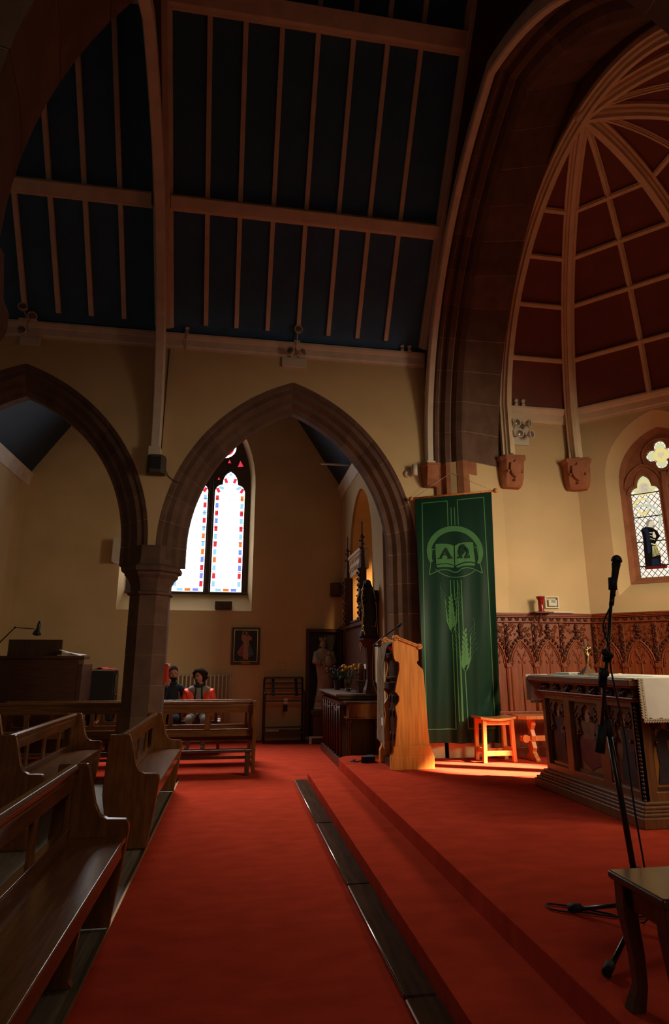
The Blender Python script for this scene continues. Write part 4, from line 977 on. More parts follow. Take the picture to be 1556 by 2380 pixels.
for x in (3.86, 4.26):
    bm = BM(); wv = [(-.05, .735), (-.06, .66), (-.02, .60), (-.05, .52), (-.03, .45), (-.06, .38), (-.04, .33), (-.08, .28), (-.11, .25), (-.11, ZP), (.11, ZP), (.11, .25), (.08, .28), (.04, .33), (.06, .38), (.03, .45), (.05, .52), (.02, .60), (.06, .66), (.05, .735)]
    plate(bm, [[(7.83 + a*1.25, b) for a, b in wv]], YZ(), x-.03, x+.03); obj('end_board', bm, 'stoolwood', bt, bevel=.006)
bm = BM(); box(bm, (3.70, 7.80, .455), (4.36, 7.86, .52)); tube(bm, [(3.75, 7.765, .49), (3.75, 7.795, .49)], .05, 12); obj('tie_beam', bm, 'stoolwood', bt, bevel=.005)

# ================================================================== ALTAR
AX, AY0, AY1 = 3.20, 4.66, 6.20
al = thing('altar', 'large carved brown oak altar with painted saint panels under a white cloth', 'altar', (3.65, 5.42, ZP))
bm = BM(); x1 = 4.15
for o, z0, z1 in ((.10, ZP, .30), (.085, .30, .325), (.06, .325, .345), (.055, .345, .37), (.03, .37, .395)):
    box(bm, (AX-o, AY0-o, z0), (x1+o, AY1+o, z1))
obj('plinth', bm, 'altarwood', al, bevel=.008)
bm = BM(); box(bm, (AX+.05, AY0+.05, .39), (x1-.05, AY1-.05, 1.26)); obj('core', bm, 'altarwood', al)
bm = BM()
for o, z0, z1 in ((.02, 1.135, 1.155), (.045, 1.155, 1.17), (.005, 1.17, 1.255), (.06, 1.245, 1.265), (.095, 1.262, 1.315)):
    box(bm, (AX-o, AY0-o, z0), (x1+o, AY1+o, z1))
obj('top_slab', bm, 'altarwood', al, bevel=.006)
rr = random.Random(3)
for k in range(7):
    bm = BM(); y = lerp(AY0+.10, AY1-.10, k/6)
    for j in range(9): leaf(bm, (AX-.012 + rr.uniform(-.008, .008), y + rr.uniform(-.06, .06), 1.208 + rr.uniform(-.025, .025)), .02)
    tube(bm, [(AX-.01, y-.07, 1.20), (AX-.02, y-.03, 1.225), (AX-.02, y+.03, 1.19), (AX-.01, y+.07, 1.215)], .009, 5); obj('grape_carving', bm, 'oakdark', al)
for k in range(4):
    bm = BM(); x = AX + .12 + .22*k
    for j in range(9): leaf(bm, (x + rr.uniform(-.055, .055), AY0-.012, 1.208 + rr.uniform(-.025, .025)), .02)
    obj('grape_carving', bm, 'oakdark', al)
def altar_panel(fn, w, z0, z1, kind, idx):
    """fn(u, z, d): u across -w/2..w/2, d outward depth"""
    P_ = lambda u, v, t: fn(u, v, t)
    bm = BM(); plate(bm, [[(-w/2, z0), (w/2, z0), (w/2, z1), (-w/2, z1)]], P_, -.035, -.028); back = obj('painted_panel', bm, 'goldpaint', al)
    # pierced tracery head: gothic cusped arch cut from a board
    ah = [(w*.40, z0+.03), (w*.40, z1-.36), (w*.36, z1-.30), (w*.20, z1-.285), (w*.30, z1-.20), (w*.27, z1-.14), (w*.14, z1-.17), (w*.15, z1-.07), (0, z1-.02)]
    hole = ah + [(-u, v) for u, v in ah[-2::-1]]
    bm = BM(); plate(bm, [[(-w/2, z0), (w/2, z0), (w/2, z1), (-w/2, z1)], hole], P_, -.028, -.008)
    for s in (-1, 1):
        for u, v in ((w*.33, z1-.27), (w*.21, z1-.13)): 
            ball(bm, P_(s*u*.9, v, -.006), .018, n=7, m=5)
        for q in range(6): ball(bm, P_(s*(w*.30 + w*.12*((q*7) % 5)/5), z1-.05-.022*q, -.008), .013, n=6, m=4)
    obj('tracery', bm, 'oakdark', back)
    h = z1 - z0
    if kind == 'mary':
        rob = [(0, .80), (.10, .72), (.13, .60), (.10, .50), (.19, .44), (.15, .36), (.20, .24), (.16, .16), (.08, .12), (0, .06), (-.08, .12), (-.14, .18), (-.16, .26), (-.20, .32), (-.14, .40), (-.19, .46), (-.10, .50), (-.13, .60), (-.10, .72)]
        up = [(0, .84), (.07, .78), (.12, .66), (.12, .56), (.07, .48), (-.07, .48), (-.12, .56), (-.12, .66), (-.07, .78)]
        cols = ('robered', 'robebrown')
    elif kind == 'left':
        rob = [(0, .74), (.08, .70), (.12, .60), (.10, .30), (.15, .08), (-.13, .08), (-.09, .30), (-.11, .60), (-.07, .70)]; up = [(0.02, .60), (.10, .58), (.10, .50), (.03, .48)]; cols = ('robe', 'robebrown')
    else:
        rob = [(0, .74), (.09, .69), (.14, .58), (.12, .30), (.20, .06), (-.10, .06), (-.10, .30), (-.12, .58), (-.08, .69)]; up = [(-.12, .66), (-.05, .70), (-.03, .50), (-.06, .30), (-.14, .40)]; cols = ('robe', 'robebrown')
    sc = w/.42
    bm = BM(); plate(bm, [[(u*sc, z0 + v*h) for u, v in rob]], P_, -.027, -.022, 0); plate(bm, [[(u*sc, z0 + v*h) for u, v in up]], P_, -.0215, -.020, 1)
    disc(bm, P_, (0, z0 + h*.785), .032*sc, .045*sc, -.021, 2, dp=.002); obj('painted_saint', bm, [cols[0], cols[1], 'face'], back)
    bm = BM()
    for u in (-w/2, w/2): 
        plate(bm, [[(u-.018, z0-.02), (u+.018, z0-.02), (u+.018, z1+.02), (u-.018, z1+.02)]], P_, -.03, .004)
    for z in (z1+.012,): plate(bm, [[(-w/2-.018, z-.012), (w/2+.018, z-.012), (w/2+.018, z+.012), (-w/2-.018, z+.012)]], P_, -.03, .008)
    plate(bm, [[(-w/2, z0-.06), (w/2, z0-.06), (w/2, z0), (-w/2, z0)]], lambda u, v, t: fn(u, v, .012 if v < z0-.03 else -.02), 0, 0)
    for k in range(int(w/.022)): ball(bm, P_(-w/2 + .011 + k*.022, z0+.012, -.018), .009, n=6, m=4)
    obj('panel_moulding', bm, 'altarwood', back)
def face_w(yc): return lambda u, v, t: (AX + .02 - t, yc - u, v)          # front faces -X; u to the right as seen
def face_s(xc): return lambda u, v, t: (xc + u, AY0 + .02 - t, v)
bm = BM()
fw = [(AY1-.03, AY1-.0), (AY1-.50, AY1-.42), (AY1-1.02, AY1-.96), (AY0, AY0+.05)]
pan = [(5.96, .36, 'left'), (5.44, .46, 'mary'), (4.90, .36, 'right')]
hl = [[(y-w/2, .46), (y+w/2, .46), (y+w/2, 1.09), (y-w/2, 1.09)] for y, w, k in pan]
plate(bm, [[(AY0, .39), (AY1, .39), (AY1, 1.14), (AY0, 1.14)]] + hl, YZ(), AX, AX + .045); obj('front_frame', bm, 'altarwood', al, bevel=.004)
for i, (y, w, k) in enumerate(pan): altar_panel(face_w(y), w, .46, 1.09, k, i)
bm = BM(); ps = [(3.46, .30, 'left'), (3.90, .34, 'right')]
hl = [[(x-w/2, .46), (x+w/2, .46), (x+w/2, 1.09), (x-w/2, 1.09)] for x, w, k in ps]
plate(bm, [[(AX, .39), (x1, .39), (x1, 1.14), (AX, 1.14)]] + hl, XZ(), AY0, AY0 + .045); obj('end_frame', bm, 'altarwood', al, bevel=.004)
for i, (x, w, k) in enumerate(ps): altar_panel(face_s(x), w, .46, 1.09, k, i)
bm = BM()
for z in [0.40 + .03*k for k in range(24)]: ball(bm, (AX-.002, AY0-.002, z), .014, n=6, m=4)
obj('corner_beading', bm, 'oakdark', al)
# altar cloth: top sheet with falls over both ends
def cloth_fall(bm, y, sgn, x0, x1, ztop, zbot, wob):
    N, K = 40, 10; rows = []
    for k in range(K+1):
        f = k/K; rows.append([bm.verts.new((lerp(x0, x1, i/N), y + sgn*(.012 + wob*f*math.sin(i/N*14+1) + .01*f), lerp(ztop, zbot, f) + .008*math.sin(i*1.7)*f)) for i in range(N+1)])
    for P, Q in zip(rows, rows[1:]):
        for i in range(N): bm.faces.new((P[i], P[i+1], Q[i+1], Q[i])).smooth = True
ac = thing('altar_cloth', 'white linen altar cloth with cream lace edging hanging over the ends of the altar', 'cloth', (3.7, 5.4, 1.32))
yS, yN = AY0-.10, AY1+.10
bm = BM(); box(bm, (AX-.05, yS-.012, 1.316), (x1+.06, yN+.012, 1.326)); cloth_fall(bm, yS-.002, -1, AX+.015, x1+.05, 1.325, 1.02, .006); cloth_fall(bm, yS+.002, -1, AX+.015, x1+.05, 1.325, 1.022, .006); obj('linen', bm, 'cloth', ac)
bm = BM(); cloth_fall(bm, yN+.002, 1, AX-.07, x1+.05, 1.325, 1.06, .006); cloth_fall(bm, yN-.002, 1, AX-.07, x1+.05, 1.325, 1.062, .006); obj('far_fall', bm, 'cloth', ac)
def scallop(bm, p, q, out, n, w, d):
    """flat scalloped lace strip from p to q, its edge hanging by d along out"""
    p, q, out = Vector(p), Vector(q), Vector(out).normalized(); ax_ = (q-p).normalized(); nr = ax_.cross(out).normalized()*.003
    for k in range(n):
        c = p.lerp(q, (k+.5)/n); pts = [c + ax_*w*math.cos(t) + out*(d*.35 + d*.65*max(0, math.sin(t)) if math.sin(t) >= 0 else 0) for t in [PI*i/8 for i in range(9)]] + [c - ax_*w, c + ax_*w]
        for s_ in (-1, 1): bm.faces.new([bm.verts.new(v + nr*s_) for v in (pts if s_ > 0 else pts[::-1])])
        for i in (2, 4, 6): ball(bm, pts[i], .006, n=5, m=3)
        ball(bm, c + out*d*.3, .008, n=6, m=4)
bm = BM(); scallop(bm, (AX+.015, yS-.020, 1.325), (AX+.015, yS-.026, 1.02), (-1, 0, 0), 15, .011, .045); scallop(bm, (AX-.02, yS-.026, 1.02), (x1+.05, yS-.030, 1.02), (0, 0, -1), 46, .011, .03); obj('lace_edging', bm, 'lace', ac)
bm = BM(); scallop(bm, (AX-.052, yS+.04, 1.322), (AX-.052, yN, 1.322), (-1, 0, -.8), 78, .011, .03); obj('lace_edging', bm, 'lace', ac)
bm = BM(); scallop(bm, (AX-.06, yN+.016, 1.325), (AX-.06, yN+.02, 1.06), (-1, 0, 0), 13, .011, .05); scallop(bm, (AX-.07, yN+.02, 1.06), (x1+.05, yN+.02, 1.06), (0, 0, -1), 46, .011, .03); obj('lace_edging', bm, 'lace', ac)
bm = BM(); box(bm, (AX+.0, 5.0, 1.327), (AX+.45, 6.05, 1.332)); tag(obj('altar_mat', bm, 'teal', base=(3.4, 5.5, 1.327)), 'pale teal mat lying on the white altar cloth', 'mat')
bm = BM()
for k, (x, y, w, h) in enumerate(((3.24, 5.02, .22, .34),)): box(bm, (x, y, 1.333), (x+w, y+h, 1.345))
tag(obj('paper_sheets', bm, 'paper', base=(3.35, 5.2, 1.333)), 'white sheets of paper on the altar nearest the microphone', 'papers')
bm = BM(); box(bm, (3.26, 5.72, 1.333), (3.50, 5.98, 1.350)); tag(obj('folded_napkin', bm, 'cloth', base=(3.38, 5.85, 1.333)), 'folded white linen on the far end of the altar behind the lace', 'cloth')
cx0, cy0 = 3.40, 5.62
cz = thing('crucifix', 'small wooden crucifix with gilt figure on stepped base standing on the altar', 'crucifix', (cx0, cy0, 1.333))
bm = BM()
for k in range(4): box(bm, (cx0-.075+.018*k, cy0-.055+.012*k, 1.333+.018*k), (cx0+.075-.018*k, cy0+.055-.012*k, 1.351+.018*k))
obj('stepped_base', bm, 'altarwood', cz)
bm = BM(); box(bm, (cx0-.012, cy0-.010, 1.40), (cx0+.012, cy0+.010, 1.665)); box(bm, (cx0-.055, cy0-.009, 1.575), (cx0+.055, cy0+.009, 1.597)); obj('cross', bm, 'altarwood', cz, bevel=.002)
bm = BM(); tube(bm, [(cx0-.002, cy0-.018, 1.44), (cx0+.006, cy0-.022, 1.50), (cx0-.002, cy0-.018, 1.56)], .009, 7, radii=[.005, .010, .011]); ball(bm, (cx0+.003, cy0-.022, 1.585), .010); tube(bm, [(cx0-.046, cy0-.016, 1.592), (cx0, cy0-.018, 1.565), (cx0+.046, cy0-.016, 1.592)], .004, 5); obj('figure', bm, 'gold', cz)
# ================================================================== WAINSCOT
def wainscot(S, bays, u0, u1, label, loc):
    """bays: list of pilaster u positions; panelling of wall side S between u0 and u1"""
    t = thing('wall_panelling', label, 'panelling', loc)
    G = lambda u, v, d: S(u, v, -d)
    def gbox(bm, ua, ub, za, zb, da, db):
        c = [G(u, z, d) for d in (da, db) for z in (za, zb) for u in (ua, ub)]
        v = [bm.verts.new(p) for p in c]
        for f in ((0,1,3,2),(4,6,7,5),(0,4,5,1),(2,3,7,6),(0,2,6,4),(1,5,7,3)): bm.faces.new([v[i] for i in f])
    bm = BM(); gbox(bm, u0, u1, ZP, 2.07, 0.0, .028); obj('backboard', bm, 'panelwood', t)
    bm = BM()
    for za, zb, d in ((1.995, 2.015, .07), (2.015, 2.065, .055), (2.065, 2.085, .085), (2.085, 2.105, .105), (2.105, 2.125, .12)): gbox(bm, u0, u1, za, zb, 0, d)
    cor = obj('cornice', bm, 'panelwood', t, bevel=.004)
    bm = BM(); u = u0 + .05
    while u < u1 - .03:
        p = G(u, 2.04, .058)
        for a, b in ((0, 0), (.022, .008), (-.022, .008), (.011, -.012), (-.011, -.012)): q = G(u+a, 2.04+b, .058); leaf(bm, q, .017)
        u += .105
    obj('carved_rosette', bm, 'carvedark', cor)
    bm = BM(); gbox(bm, u0, u1, ZP, ZP+.12, 0, .06); gbox(bm, u0, u1, .76, .80, 0, .055); obj('base_rail', bm, 'panelwood', t, bevel=.005)
    ed = [u0] + [b for b in bays] + [u1]
    for a, b in zip(ed, ed[1:]):
        w = b - a
        if w < .25: continue
        c = (a+b)/2
        # pointed arch with two sub-lights
        A = Arch(c, w*.435, .36, 1.395); zt = 1.395 + .36
        bm = BM()
        loopo = [(a+.012, 1.39), (c + w*.435, 1.39)] + A.outline(12) + [(c - w*.435, 1.39), (a+.012, 1.39)]
        tube(bm, [G(p, q, .034) for p, q in [(c+w*.42, .80)] + A.outline(12, i=.008) + [(c-w*.42, .80)]], .014, 6)
        tube(bm, [G(p, q, .032) for p, q in A.outline(12, i=.035)], .009, 5)
        arch = obj('arch_moulding', bm, 'panelwood', t, smooth=True)
        bm = BM()
        for s in (-1, 1):
            B = Arch(c + s*w*.20, w*.195, .235, 1.40)
            tube(bm, [G(p, q, .03) for p, q in B.outline(9)], .0085, 5)
            for s2 in (-1, 1):
                tube(bm, [G(c + s*w*.20 + s2*w*.185, 1.455, .03), G(c + s*w*.20 + s2*w*.10, 1.435, .032), G(c + s*w*.20 + s2*w*.075, 1.47, .032)], .008, 5, radii=[.009, .008, .012])
                tube(bm, [G(c + s*w*.20 + s2*w*.16, 1.55, .03), G(c + s*w*.20 + s2*w*.085, 1.535, .032), G(c + s*w*.20 + s2*w*.06, 1.565, .032)], .008, 5, radii=[.008, .007, .011])
        tube(bm, [G(c, .80, .03), G(c, 1.42, .03)], .011, 6)
        for s in (-1, 1): tube(bm, [G(c + s*w*.40, .80, .03), G(c + s*w*.40, 1.40, .03)], .010, 5)
        for k in range(5): ball(bm, G(c + .02*math.cos(k*1.257), 1.655 + .02*math.sin(k*1.257), .03), .011, n=6, m=4)
        obj('tracery', bm, 'panelwood', arch, smooth=True)
        bm = BM(); rr = random.Random(int(c*1000))
        for s in (-1, 1):                                   # crockets up the hood
            for k in range(6):
                p = A.pt(s, .34 + .12*k, -.03); 
                for a2, b2 in ((0, 0), (s*.018, .014), (s*.005, .022)): leaf(bm, G(p[0]+a2, p[1]+b2, .042), .017)
        for z, r in ((1.79, .018), (1.83, .024), (1.875, .034), (1.905, .022), (1.945, .028), (1.972, .014)): leaf(bm, G(c, z, .045), r); leaf(bm, G(c + r*.5, z, .048), r*.8); leaf(bm, G(c - r*.5, z, .048), r*.8)
        for s in (-1, 1): ball(bm, G(c + s*.038, 1.88, .045), .018, n=6, m=4)
        obj('crocket_finial', bm, 'carvedark', arch)
        bm = BM()                                           # leaf scrolls in the spandrels
        for s in (-1, 1):
            for k in range(13):
                u = c + s*lerp(w*.10, w*.42, rr.random()); z = lerp(1.78, 1.975, rr.random())
                if abs(u-c) > w*.30: z = lerp(1.62, 1.975, rr.random())
                a0 = rr.uniform(0, 6); R = rr.uniform(.014, .026)
                tube(bm, [G(u + R*math.cos(a0+q*.7), z + R*math.sin(a0+q*.7), .036) for q in range(7)], .0055, 4)
                ball(bm, G(u, z, .034), .009, n=5, m=4)
        obj('leaf_pattern', bm, 'panelwood', arch)
    for b in bays:
        bm = BM(); gbox(bm, b-.020, b+.020, .80, 1.40, 0, .05); gbox(bm, b-.034, b+.034, .80, 1.40, 0, .036); gbox(bm, b-.028, b+.028, 1.40, 1.995, 0, .045)
        for z0, w_ in ((1.385, .045), (1.40, .036), (1.37, .03)): gbox(bm, b-w_, b+w_, z0, z0+.018, 0, .035+w_*.7)
        pl = obj('pilaster', bm, 'panelwood', t, bevel=.004)
        bm = BM(); 
        for k in range(10):
            z = 1.46 + k*.052; s = 1 if k % 2 else -1
            leaf(bm, G(b + s*.014, z, .055), .02); leaf(bm, G(b - s*.012, z+.02, .052), .018); leaf(bm, G(b, z+.03, .055), .016)
        obj('foliage_carving', bm, 'carvedark', pl)
    return t
wainscot(S1, [-.19, .225, .64], -.50, 1.10, 'carved oak wall panelling with pointed tracery arches between banner and corner under the ruby lamp', (4.4, 8.18, ZP))
wainscot(S2, [-1.10, -.74, -.325, .09, .50], -1.14, 1.10, 'carved oak wall panelling with pointed tracery arches under the stained glass window', (5.9, 7.39, ZP))

# stone corbels under the ribs
def corbel(x, y, z0, z1, w, nrm, label, shield=True, mt='stone_warm'):
    n = Vector((*nrm, 0)).normalized(); s = Vector((-n.y, n.x, 0)); c = Vector((x, y, 0)); h = z1 - z0
    t = thing('corbel', label, 'corbel', (x, y, z0), 'sandstone rib corbels')
    bm = BM(); rows = []
    for z, d, ww in ((z0, .10, .34), (z0+.03, .13, .38), (z0+.05, .14, .40), (z0+.30*h, .18, .43), (z1-.13*h, .235, .46), (z1-.11*h, .235, .5), (z1-.02, .26, .52), (z1, .26, .52)):
        hw = ww*w; rows.append([bm.verts.new(c + s*a + n*b + Vector((0, 0, z))) for a, b in ((-hw, -.02), (-hw, d*.6), (-hw*.72, d), (hw*.72, d), (hw, d*.6), (hw, -.02))])
    for P, Q in zip(rows, rows[1:]):
        for i in range(5): bm.faces.new((P[i], P[i+1], Q[i+1], Q[i]))
    bm.faces.new(rows[0]); bm.faces.new(rows[-1][::-1]); obj('block', bm, mt, t, bevel=.006)
    if shield:
        fn = lambda u, v, d: tuple(c + s*u + n*(lerp(.165, .235, (v-z0)/h) + d + .006) + Vector((0, 0, v)))
        bm = BM(); sh = [(-.085, z1-.12), (-.03, z1-.115), (0, z1-.10), (.03, z1-.115), (.085, z1-.12), (.09, z1-.22), (.06, z1-.29), (0, z1-.345), (-.06, z1-.29), (-.09, z1-.22)]
        plate(bm, [sh], fn, 0.0, .045)
        for a, b in ((0, z1-.09), (-.11, z1-.24), (.11, z1-.24), (0, z1-.37)): ball(bm, fn(a, b, .012), .022, n=7, m=5)
        obj('carved_shield', bm, mt, t, bevel=.004)
    return t
corbel(3.985, 8.19, 3.97, 4.43, .40, (0, -1), 'sandstone corbel with shield nearest the chancel arch, right above the banner')
corbel(5.06, 8.16, 3.98, 4.43, .42, (-.38, -.92), 'sandstone corbel with shield in the apse corner left of the stained glass window')
corbel(2.72, 8.19, 3.93, 4.24, .26, (0, -1), 'small plain sandstone corbel of the nave rib beside the arcade arch', False)
bm = BM(); box(bm, (3.90, 8.05, 4.43), (4.03, 8.19, 4.56)); obj('rib_block', bm, 'cream_paint', vault)
bm = BM(); obox(bm, (5.04, 8.13, 4.495), .15, .14, .13, (0, 0, -PI/8)); obj('rib_block', bm, 'cream_paint', vault)

# ================================================================== LAMPS ON THE WALLS
def par_spot(bm_b, bm_l, bm_k, c, d, r=.055, mount=None):
    c = Vector(c); d = Vector(d).normalized()
    lathe(bm_b, [(r*.35, -r*1.05), (r*.62, -r*.98), (r*.85, -r*.7), (r*1.0, -r*.25), (r*1.12, 0), (r*1.12, r*.16), (r*.9, r*.16), (r*.86, r*.04)], c, 14, axis=d, caps=True)
    lathe(bm_l, [(r*.88, r*.05), (r*.5, r*.10), (.001, r*.12)], c, 14, axis=d)
    if mount is not None: tube(bm_k, [c - d*r*.9, Vector(mount)], r*.18, 6)
LIGHTS_G = 'white spotlights on the wall heads'
def lamp_thing(label, loc, heads, plate_box=None, cable=None, name='spotlight'):
    t = thing(name, label, 'spotlight', loc, None)
    for i, (c, d, m) in enumerate(heads):
        b, l, k = BM(), BM(), BM(); par_spot(b, l, k, c, d, .058, m)
        h = obj('lamp_head', b, 'white', t); obj('lens', l, 'lens', h); obj('bracket', k, 'white', h)
    if plate_box: bm = BM(); box(bm, *plate_box); obj('mounting_plate', bm, 'white', t, bevel=.006)
    if cable: bm = BM(); tube(bm, cable, .006, 5); obj('cable', bm, 'palecable', t)
    return t
lamp_thing('single white spotlight perched on the cornice above the apex of the right arch', (.735, 8.13, 6.09), [((.745, 8.02, 6.24), (.25, -1, -.1), (.735, 8.13, 6.10))], ((.69, 8.10, 6.085), (.78, 8.19, 6.105)), [(.72, 8.12, 6.10), (.715, 8.115, 5.98), (.725, 8.12, 5.86)])
lamp_thing('pair of white spotlights on one plate just over the apex of the right arch', (.72, 8.18, 5.78), [((.625, 8.04, 5.89), (-.5, -1, -.12), (.66, 8.16, 5.85)), ((.815, 8.04, 5.885), (.55, -1, -.12), (.79, 8.16, 5.85))], ((.52, 8.165, 5.70), (.88, 8.2, 5.85)))
lamp_thing('white spotlight on top of the cornice at far left, over the left arch', (-3.09, 8.13, 6.09), [((-3.09, 8.02, 6.23), (.1, -1, .1), (-3.05, 8.13, 6.10)), ((-2.98, 8.10, 6.14), (.5, -1, -.2), (-3.02, 8.13, 6.10))], ((-3.16, 8.10, 6.085), (-2.92, 8.19, 6.105)), [(-3.02, 8.12, 6.10), (-3.04, 8.115, 5.98), (-3.0, 8.12, 5.90)])
lamp_thing('white spotlight on a wall plate under the cornice at far left', (-3.04, 8.18, 5.80), [((-3.075, 8.04, 5.885), (.05, -1, -.1), (-3.04, 8.16, 5.85))], ((-3.13, 8.165, 5.74), (-2.86, 8.2, 5.87)))
def nub(x, y, z, label, cable=False, n=1):
    t = thing('sensor_mount', label, 'mount', (x, y, z)); bm = BM()
    for k in range(n):
        lathe(bm, [(.030, 0), (.030, .03), (.024, .035), (.024, .07), (.035, .075), (.035, .10), (.01, .105)], (x + k*.115, y, z), 12)
    obj('mount_body', bm, 'white', t)
    if cable: bm = BM(); tube(bm, [(x+.03, y-.02, z+.05), (x+.0, y-.025, z-.03), (x-.005, y-.02, z-.12), (x, y+.03, z-.25)], .006, 5); obj('cable', bm, 'palecable', t)
nub(-.875, 8.15, 6.088, 'small white fitting on the cornice beside the truss, with a dangling cable', True)
nub(2.36, 8.15, 6.088, 'two tiny white fittings on the cornice next to the nave rib', n=2)
tq = lamp_thing('cluster of four round white spotlights on a plate under the apse cornice', (4.17, 8.15, 4.72), [((4.08, 7.98, 4.965), (.25, -1, -.15), (4.10, 8.16, 4.93)), ((4.28, 7.98, 4.96), (.75, -.8, -.1), (4.25, 8.16, 4.93)), ((4.10, 7.97, 4.79), (.05, -1, -.15), (4.12, 8.16, 4.80)), ((4.29, 7.97, 4.785), (.5, -1, -.1), (4.26, 8.16, 4.80))], ((4.0, 8.16, 4.68), (4.34, 8.195, 5.02)))
nub(4.15, 8.12, 5.303, 'two tiny white fittings on the apse cornice above the lamp cluster', n=2)
t = thing('wall_spotlight', 'small white cylinder spotlight on the wall right of the arcade arch', 'spotlight', (2.44, 8.19, 4.12))
bm = BM(); lathe(bm, [(.06, 0), (.06, .02), (.03, .035)], (2.40, 8.2, 4.13), 14, axis=(0, -1, 0)); obj('wall_rose', bm, 'white', t)
bm = BM(); tube(bm, [(2.48, 8.10, 4.08), (2.48, 8.10, 4.24)], .042, 14); tube(bm, [(2.40, 8.18, 4.13), (2.48, 8.10, 4.13)], .012, 6); obj('cylinder', bm, 'white', t)
bm = BM(); tube(bm, [(2.48, 8.12, 4.14), (2.58, 8.18, 4.14), (2.66, 8.19, 4.10)], .005, 5); obj('cable', bm, 'palecable', t)

# speakers
t = thing('loudspeaker', 'dark grey loudspeaker on the wall under the roof truss, between the arches', 'speaker', (-1.155, 8.1, 3.92))
bm = BM(); plate(bm, [[(-1.275, 8.185), (-1.275, 8.06), (-1.235, 7.99), (-1.075, 7.99), (-1.035, 8.06), (-1.035, 8.185)]], XY(), 3.92, 4.17); obj('cabinet', bm, 'speakergrey', t, bevel=.012)
bm = BM(); box(bm, (-1.225, 7.982, 3.965), (-1.085, 7.99, 4.13)); obj('grille', bm, 'grille', t, bevel=.003)
bm = BM(); tube(bm, [(-1.04, 8.15, 4.0), (-1.0, 8.19, 3.93), (-.93, 8.195, 3.87), (-.82, 8.195, 3.84)], .006, 5); tube(bm, [(-1.105, 8.19, 5.85), (-1.115, 8.19, 5.0), (-1.12, 8.19, 4.2)], .006, 5); obj('cable', bm, 'cable', t)
t = thing('loudspeaker', 'cream wall speaker on the chapel north wall left of the pillar capital', 'speaker', (-2.26, 12.2, 3.3))
bm = BM(); box(bm, (-2.42, 12.0, 3.33), (-2.24, 12.3, 3.80)); obj('cabinet', bm, 'offwhite', t, bevel=.012)
bm = BM(); box(bm, (-2.24, 11.97, 3.36), (-2.12, 12.2, 3.76)); obj('grille', bm, 'white', t, bevel=.01)
t = thing('loudspeaker', 'dim brown wall speaker low in the far corner of the chapel right of the window', 'speaker', (1.98, 12.2, 2.75))
bm = BM(); plate(bm, [[(1.88, 12.29), (1.86, 12.14), (1.98, 12.08), (2.08, 12.12), (2.1, 12.29)]], XY(), 2.75, 3.02); obj('cabinet', bm, 'plinthstone', t, bevel=.01)
bm = BM(); box(bm, (1.90, 12.06, 2.78), (2.04, 12.10, 2.98)); obj('grille', bm, 'plinthstone', t, bevel=.004)

# ruby lamp, thermostat, folded cloth on the panelling
rl = thing('sanctuary_lamp', 'tall ruby glass sanctuary lamp on a carved bracket over the panelling', 'lamp', (4.243, 8.03, 2.13))
bm = BM(); box(bm, (4.10, 7.94, 2.115), (4.38, 8.16, 2.135)); tube(bm, [(4.22, 8.10, 1.80), (4.25, 8.07, 1.92), (4.20, 8.05, 2.0), (4.22, 8.0, 2.11)], .014, 6); obj('bracket', bm, 'carvedark', rl, bevel=.003)
bm = BM(); lathe(bm, [(.045, 2.136), (.045, 2.15), (.038, 2.16), (.040, 2.30), (.055, 2.325), (.062, 2.345), (.062, 2.352), (.05, 2.352), (.046, 2.33), (.034, 2.30), (.034, 2.165)], (4.243, 8.03, 0), 18); obj('glass_cylinder', bm, 'redglass', rl)
th = thing('thermostat', 'white thermostat with small blue display in a clear wall box', 'thermostat', (4.49, 8.19, 2.28))
bm = BM(); fr = [(4.385, 2.205), (4.60, 2.205), (4.60, 2.375), (4.385, 2.375)]; plate(bm, [fr, [(4.405, 2.222), (4.58, 2.222), (4.58, 2.358), (4.405, 2.358)]], XZ(), 8.165, 8.195); obj('guard_frame', bm, 'offwhite', th, bevel=.004)
bm = BM(); box(bm, (4.435, 8.16, 2.235), (4.565, 8.198, 2.325)); body = obj('thermostat_body', bm, 'white', th, bevel=.006)
bm = BM(); box(bm, (4.48, 8.155, 2.285), (4.54, 8.16, 2.318)); obj('display', bm, 'lcd', body)
bm = BM(); box(bm, (4.40, 8.05, 2.126), (4.75, 8.15, 2.136)); box(bm, (4.36, 8.04, 2.136), (4.73, 8.14, 2.148)); tag(obj('folded_cloth', bm, 'paper', base=(4.55, 8.1, 2.126), bevel=.004), 'folded pale cloth lying on top of the panelling below the thermostat', 'cloth')

# ================================================================== MICROPHONE STAND
ms = thing('microphone_stand', 'tall black boom microphone stand with tripod feet on the red sanctuary carpet', 'microphone stand', (1.99, 3.0, ZP))
bm = BM(); tube(bm, [(1.965, 3.0, .35), (1.94, 3.02, .80), (1.925, 3.045, 1.12)], .0145, 10); tube(bm, [(1.925, 3.045, 1.12), (1.925, 3.05, 1.36)], .010, 10); obj('pole', bm, 'black', ms)
bm = BM(); tube(bm, [(1.925, 3.045, 1.08), (1.925, 3.045, 1.16)], .021, 10); obj('height_clutch', bm, 'blackmatte', ms)
bm = BM(); tube(bm, [(1.872, 3.03, 1.08), (2.028, 3.03, 1.845)], .0095, 10); obj('boom_arm', bm, 'black', ms)
bm = BM(); tube(bm, [(1.856, 3.03, 1.00), (1.884, 3.03, 1.135)], .024, 10); obj('counterweight', bm, 'blackmatte', ms)
bm = BM(); tube(bm, [(1.92, 3.05, 1.32), (1.935, 3.045, 1.42)], .022, 10); tube(bm, [(1.90, 3.0, 1.39), (1.96, 3.07, 1.39)], .018, 8); ball(bm, (1.905, 2.99, 1.395), .024, .015, .024); obj('tilt_joint', bm, 'blackmatte', ms)
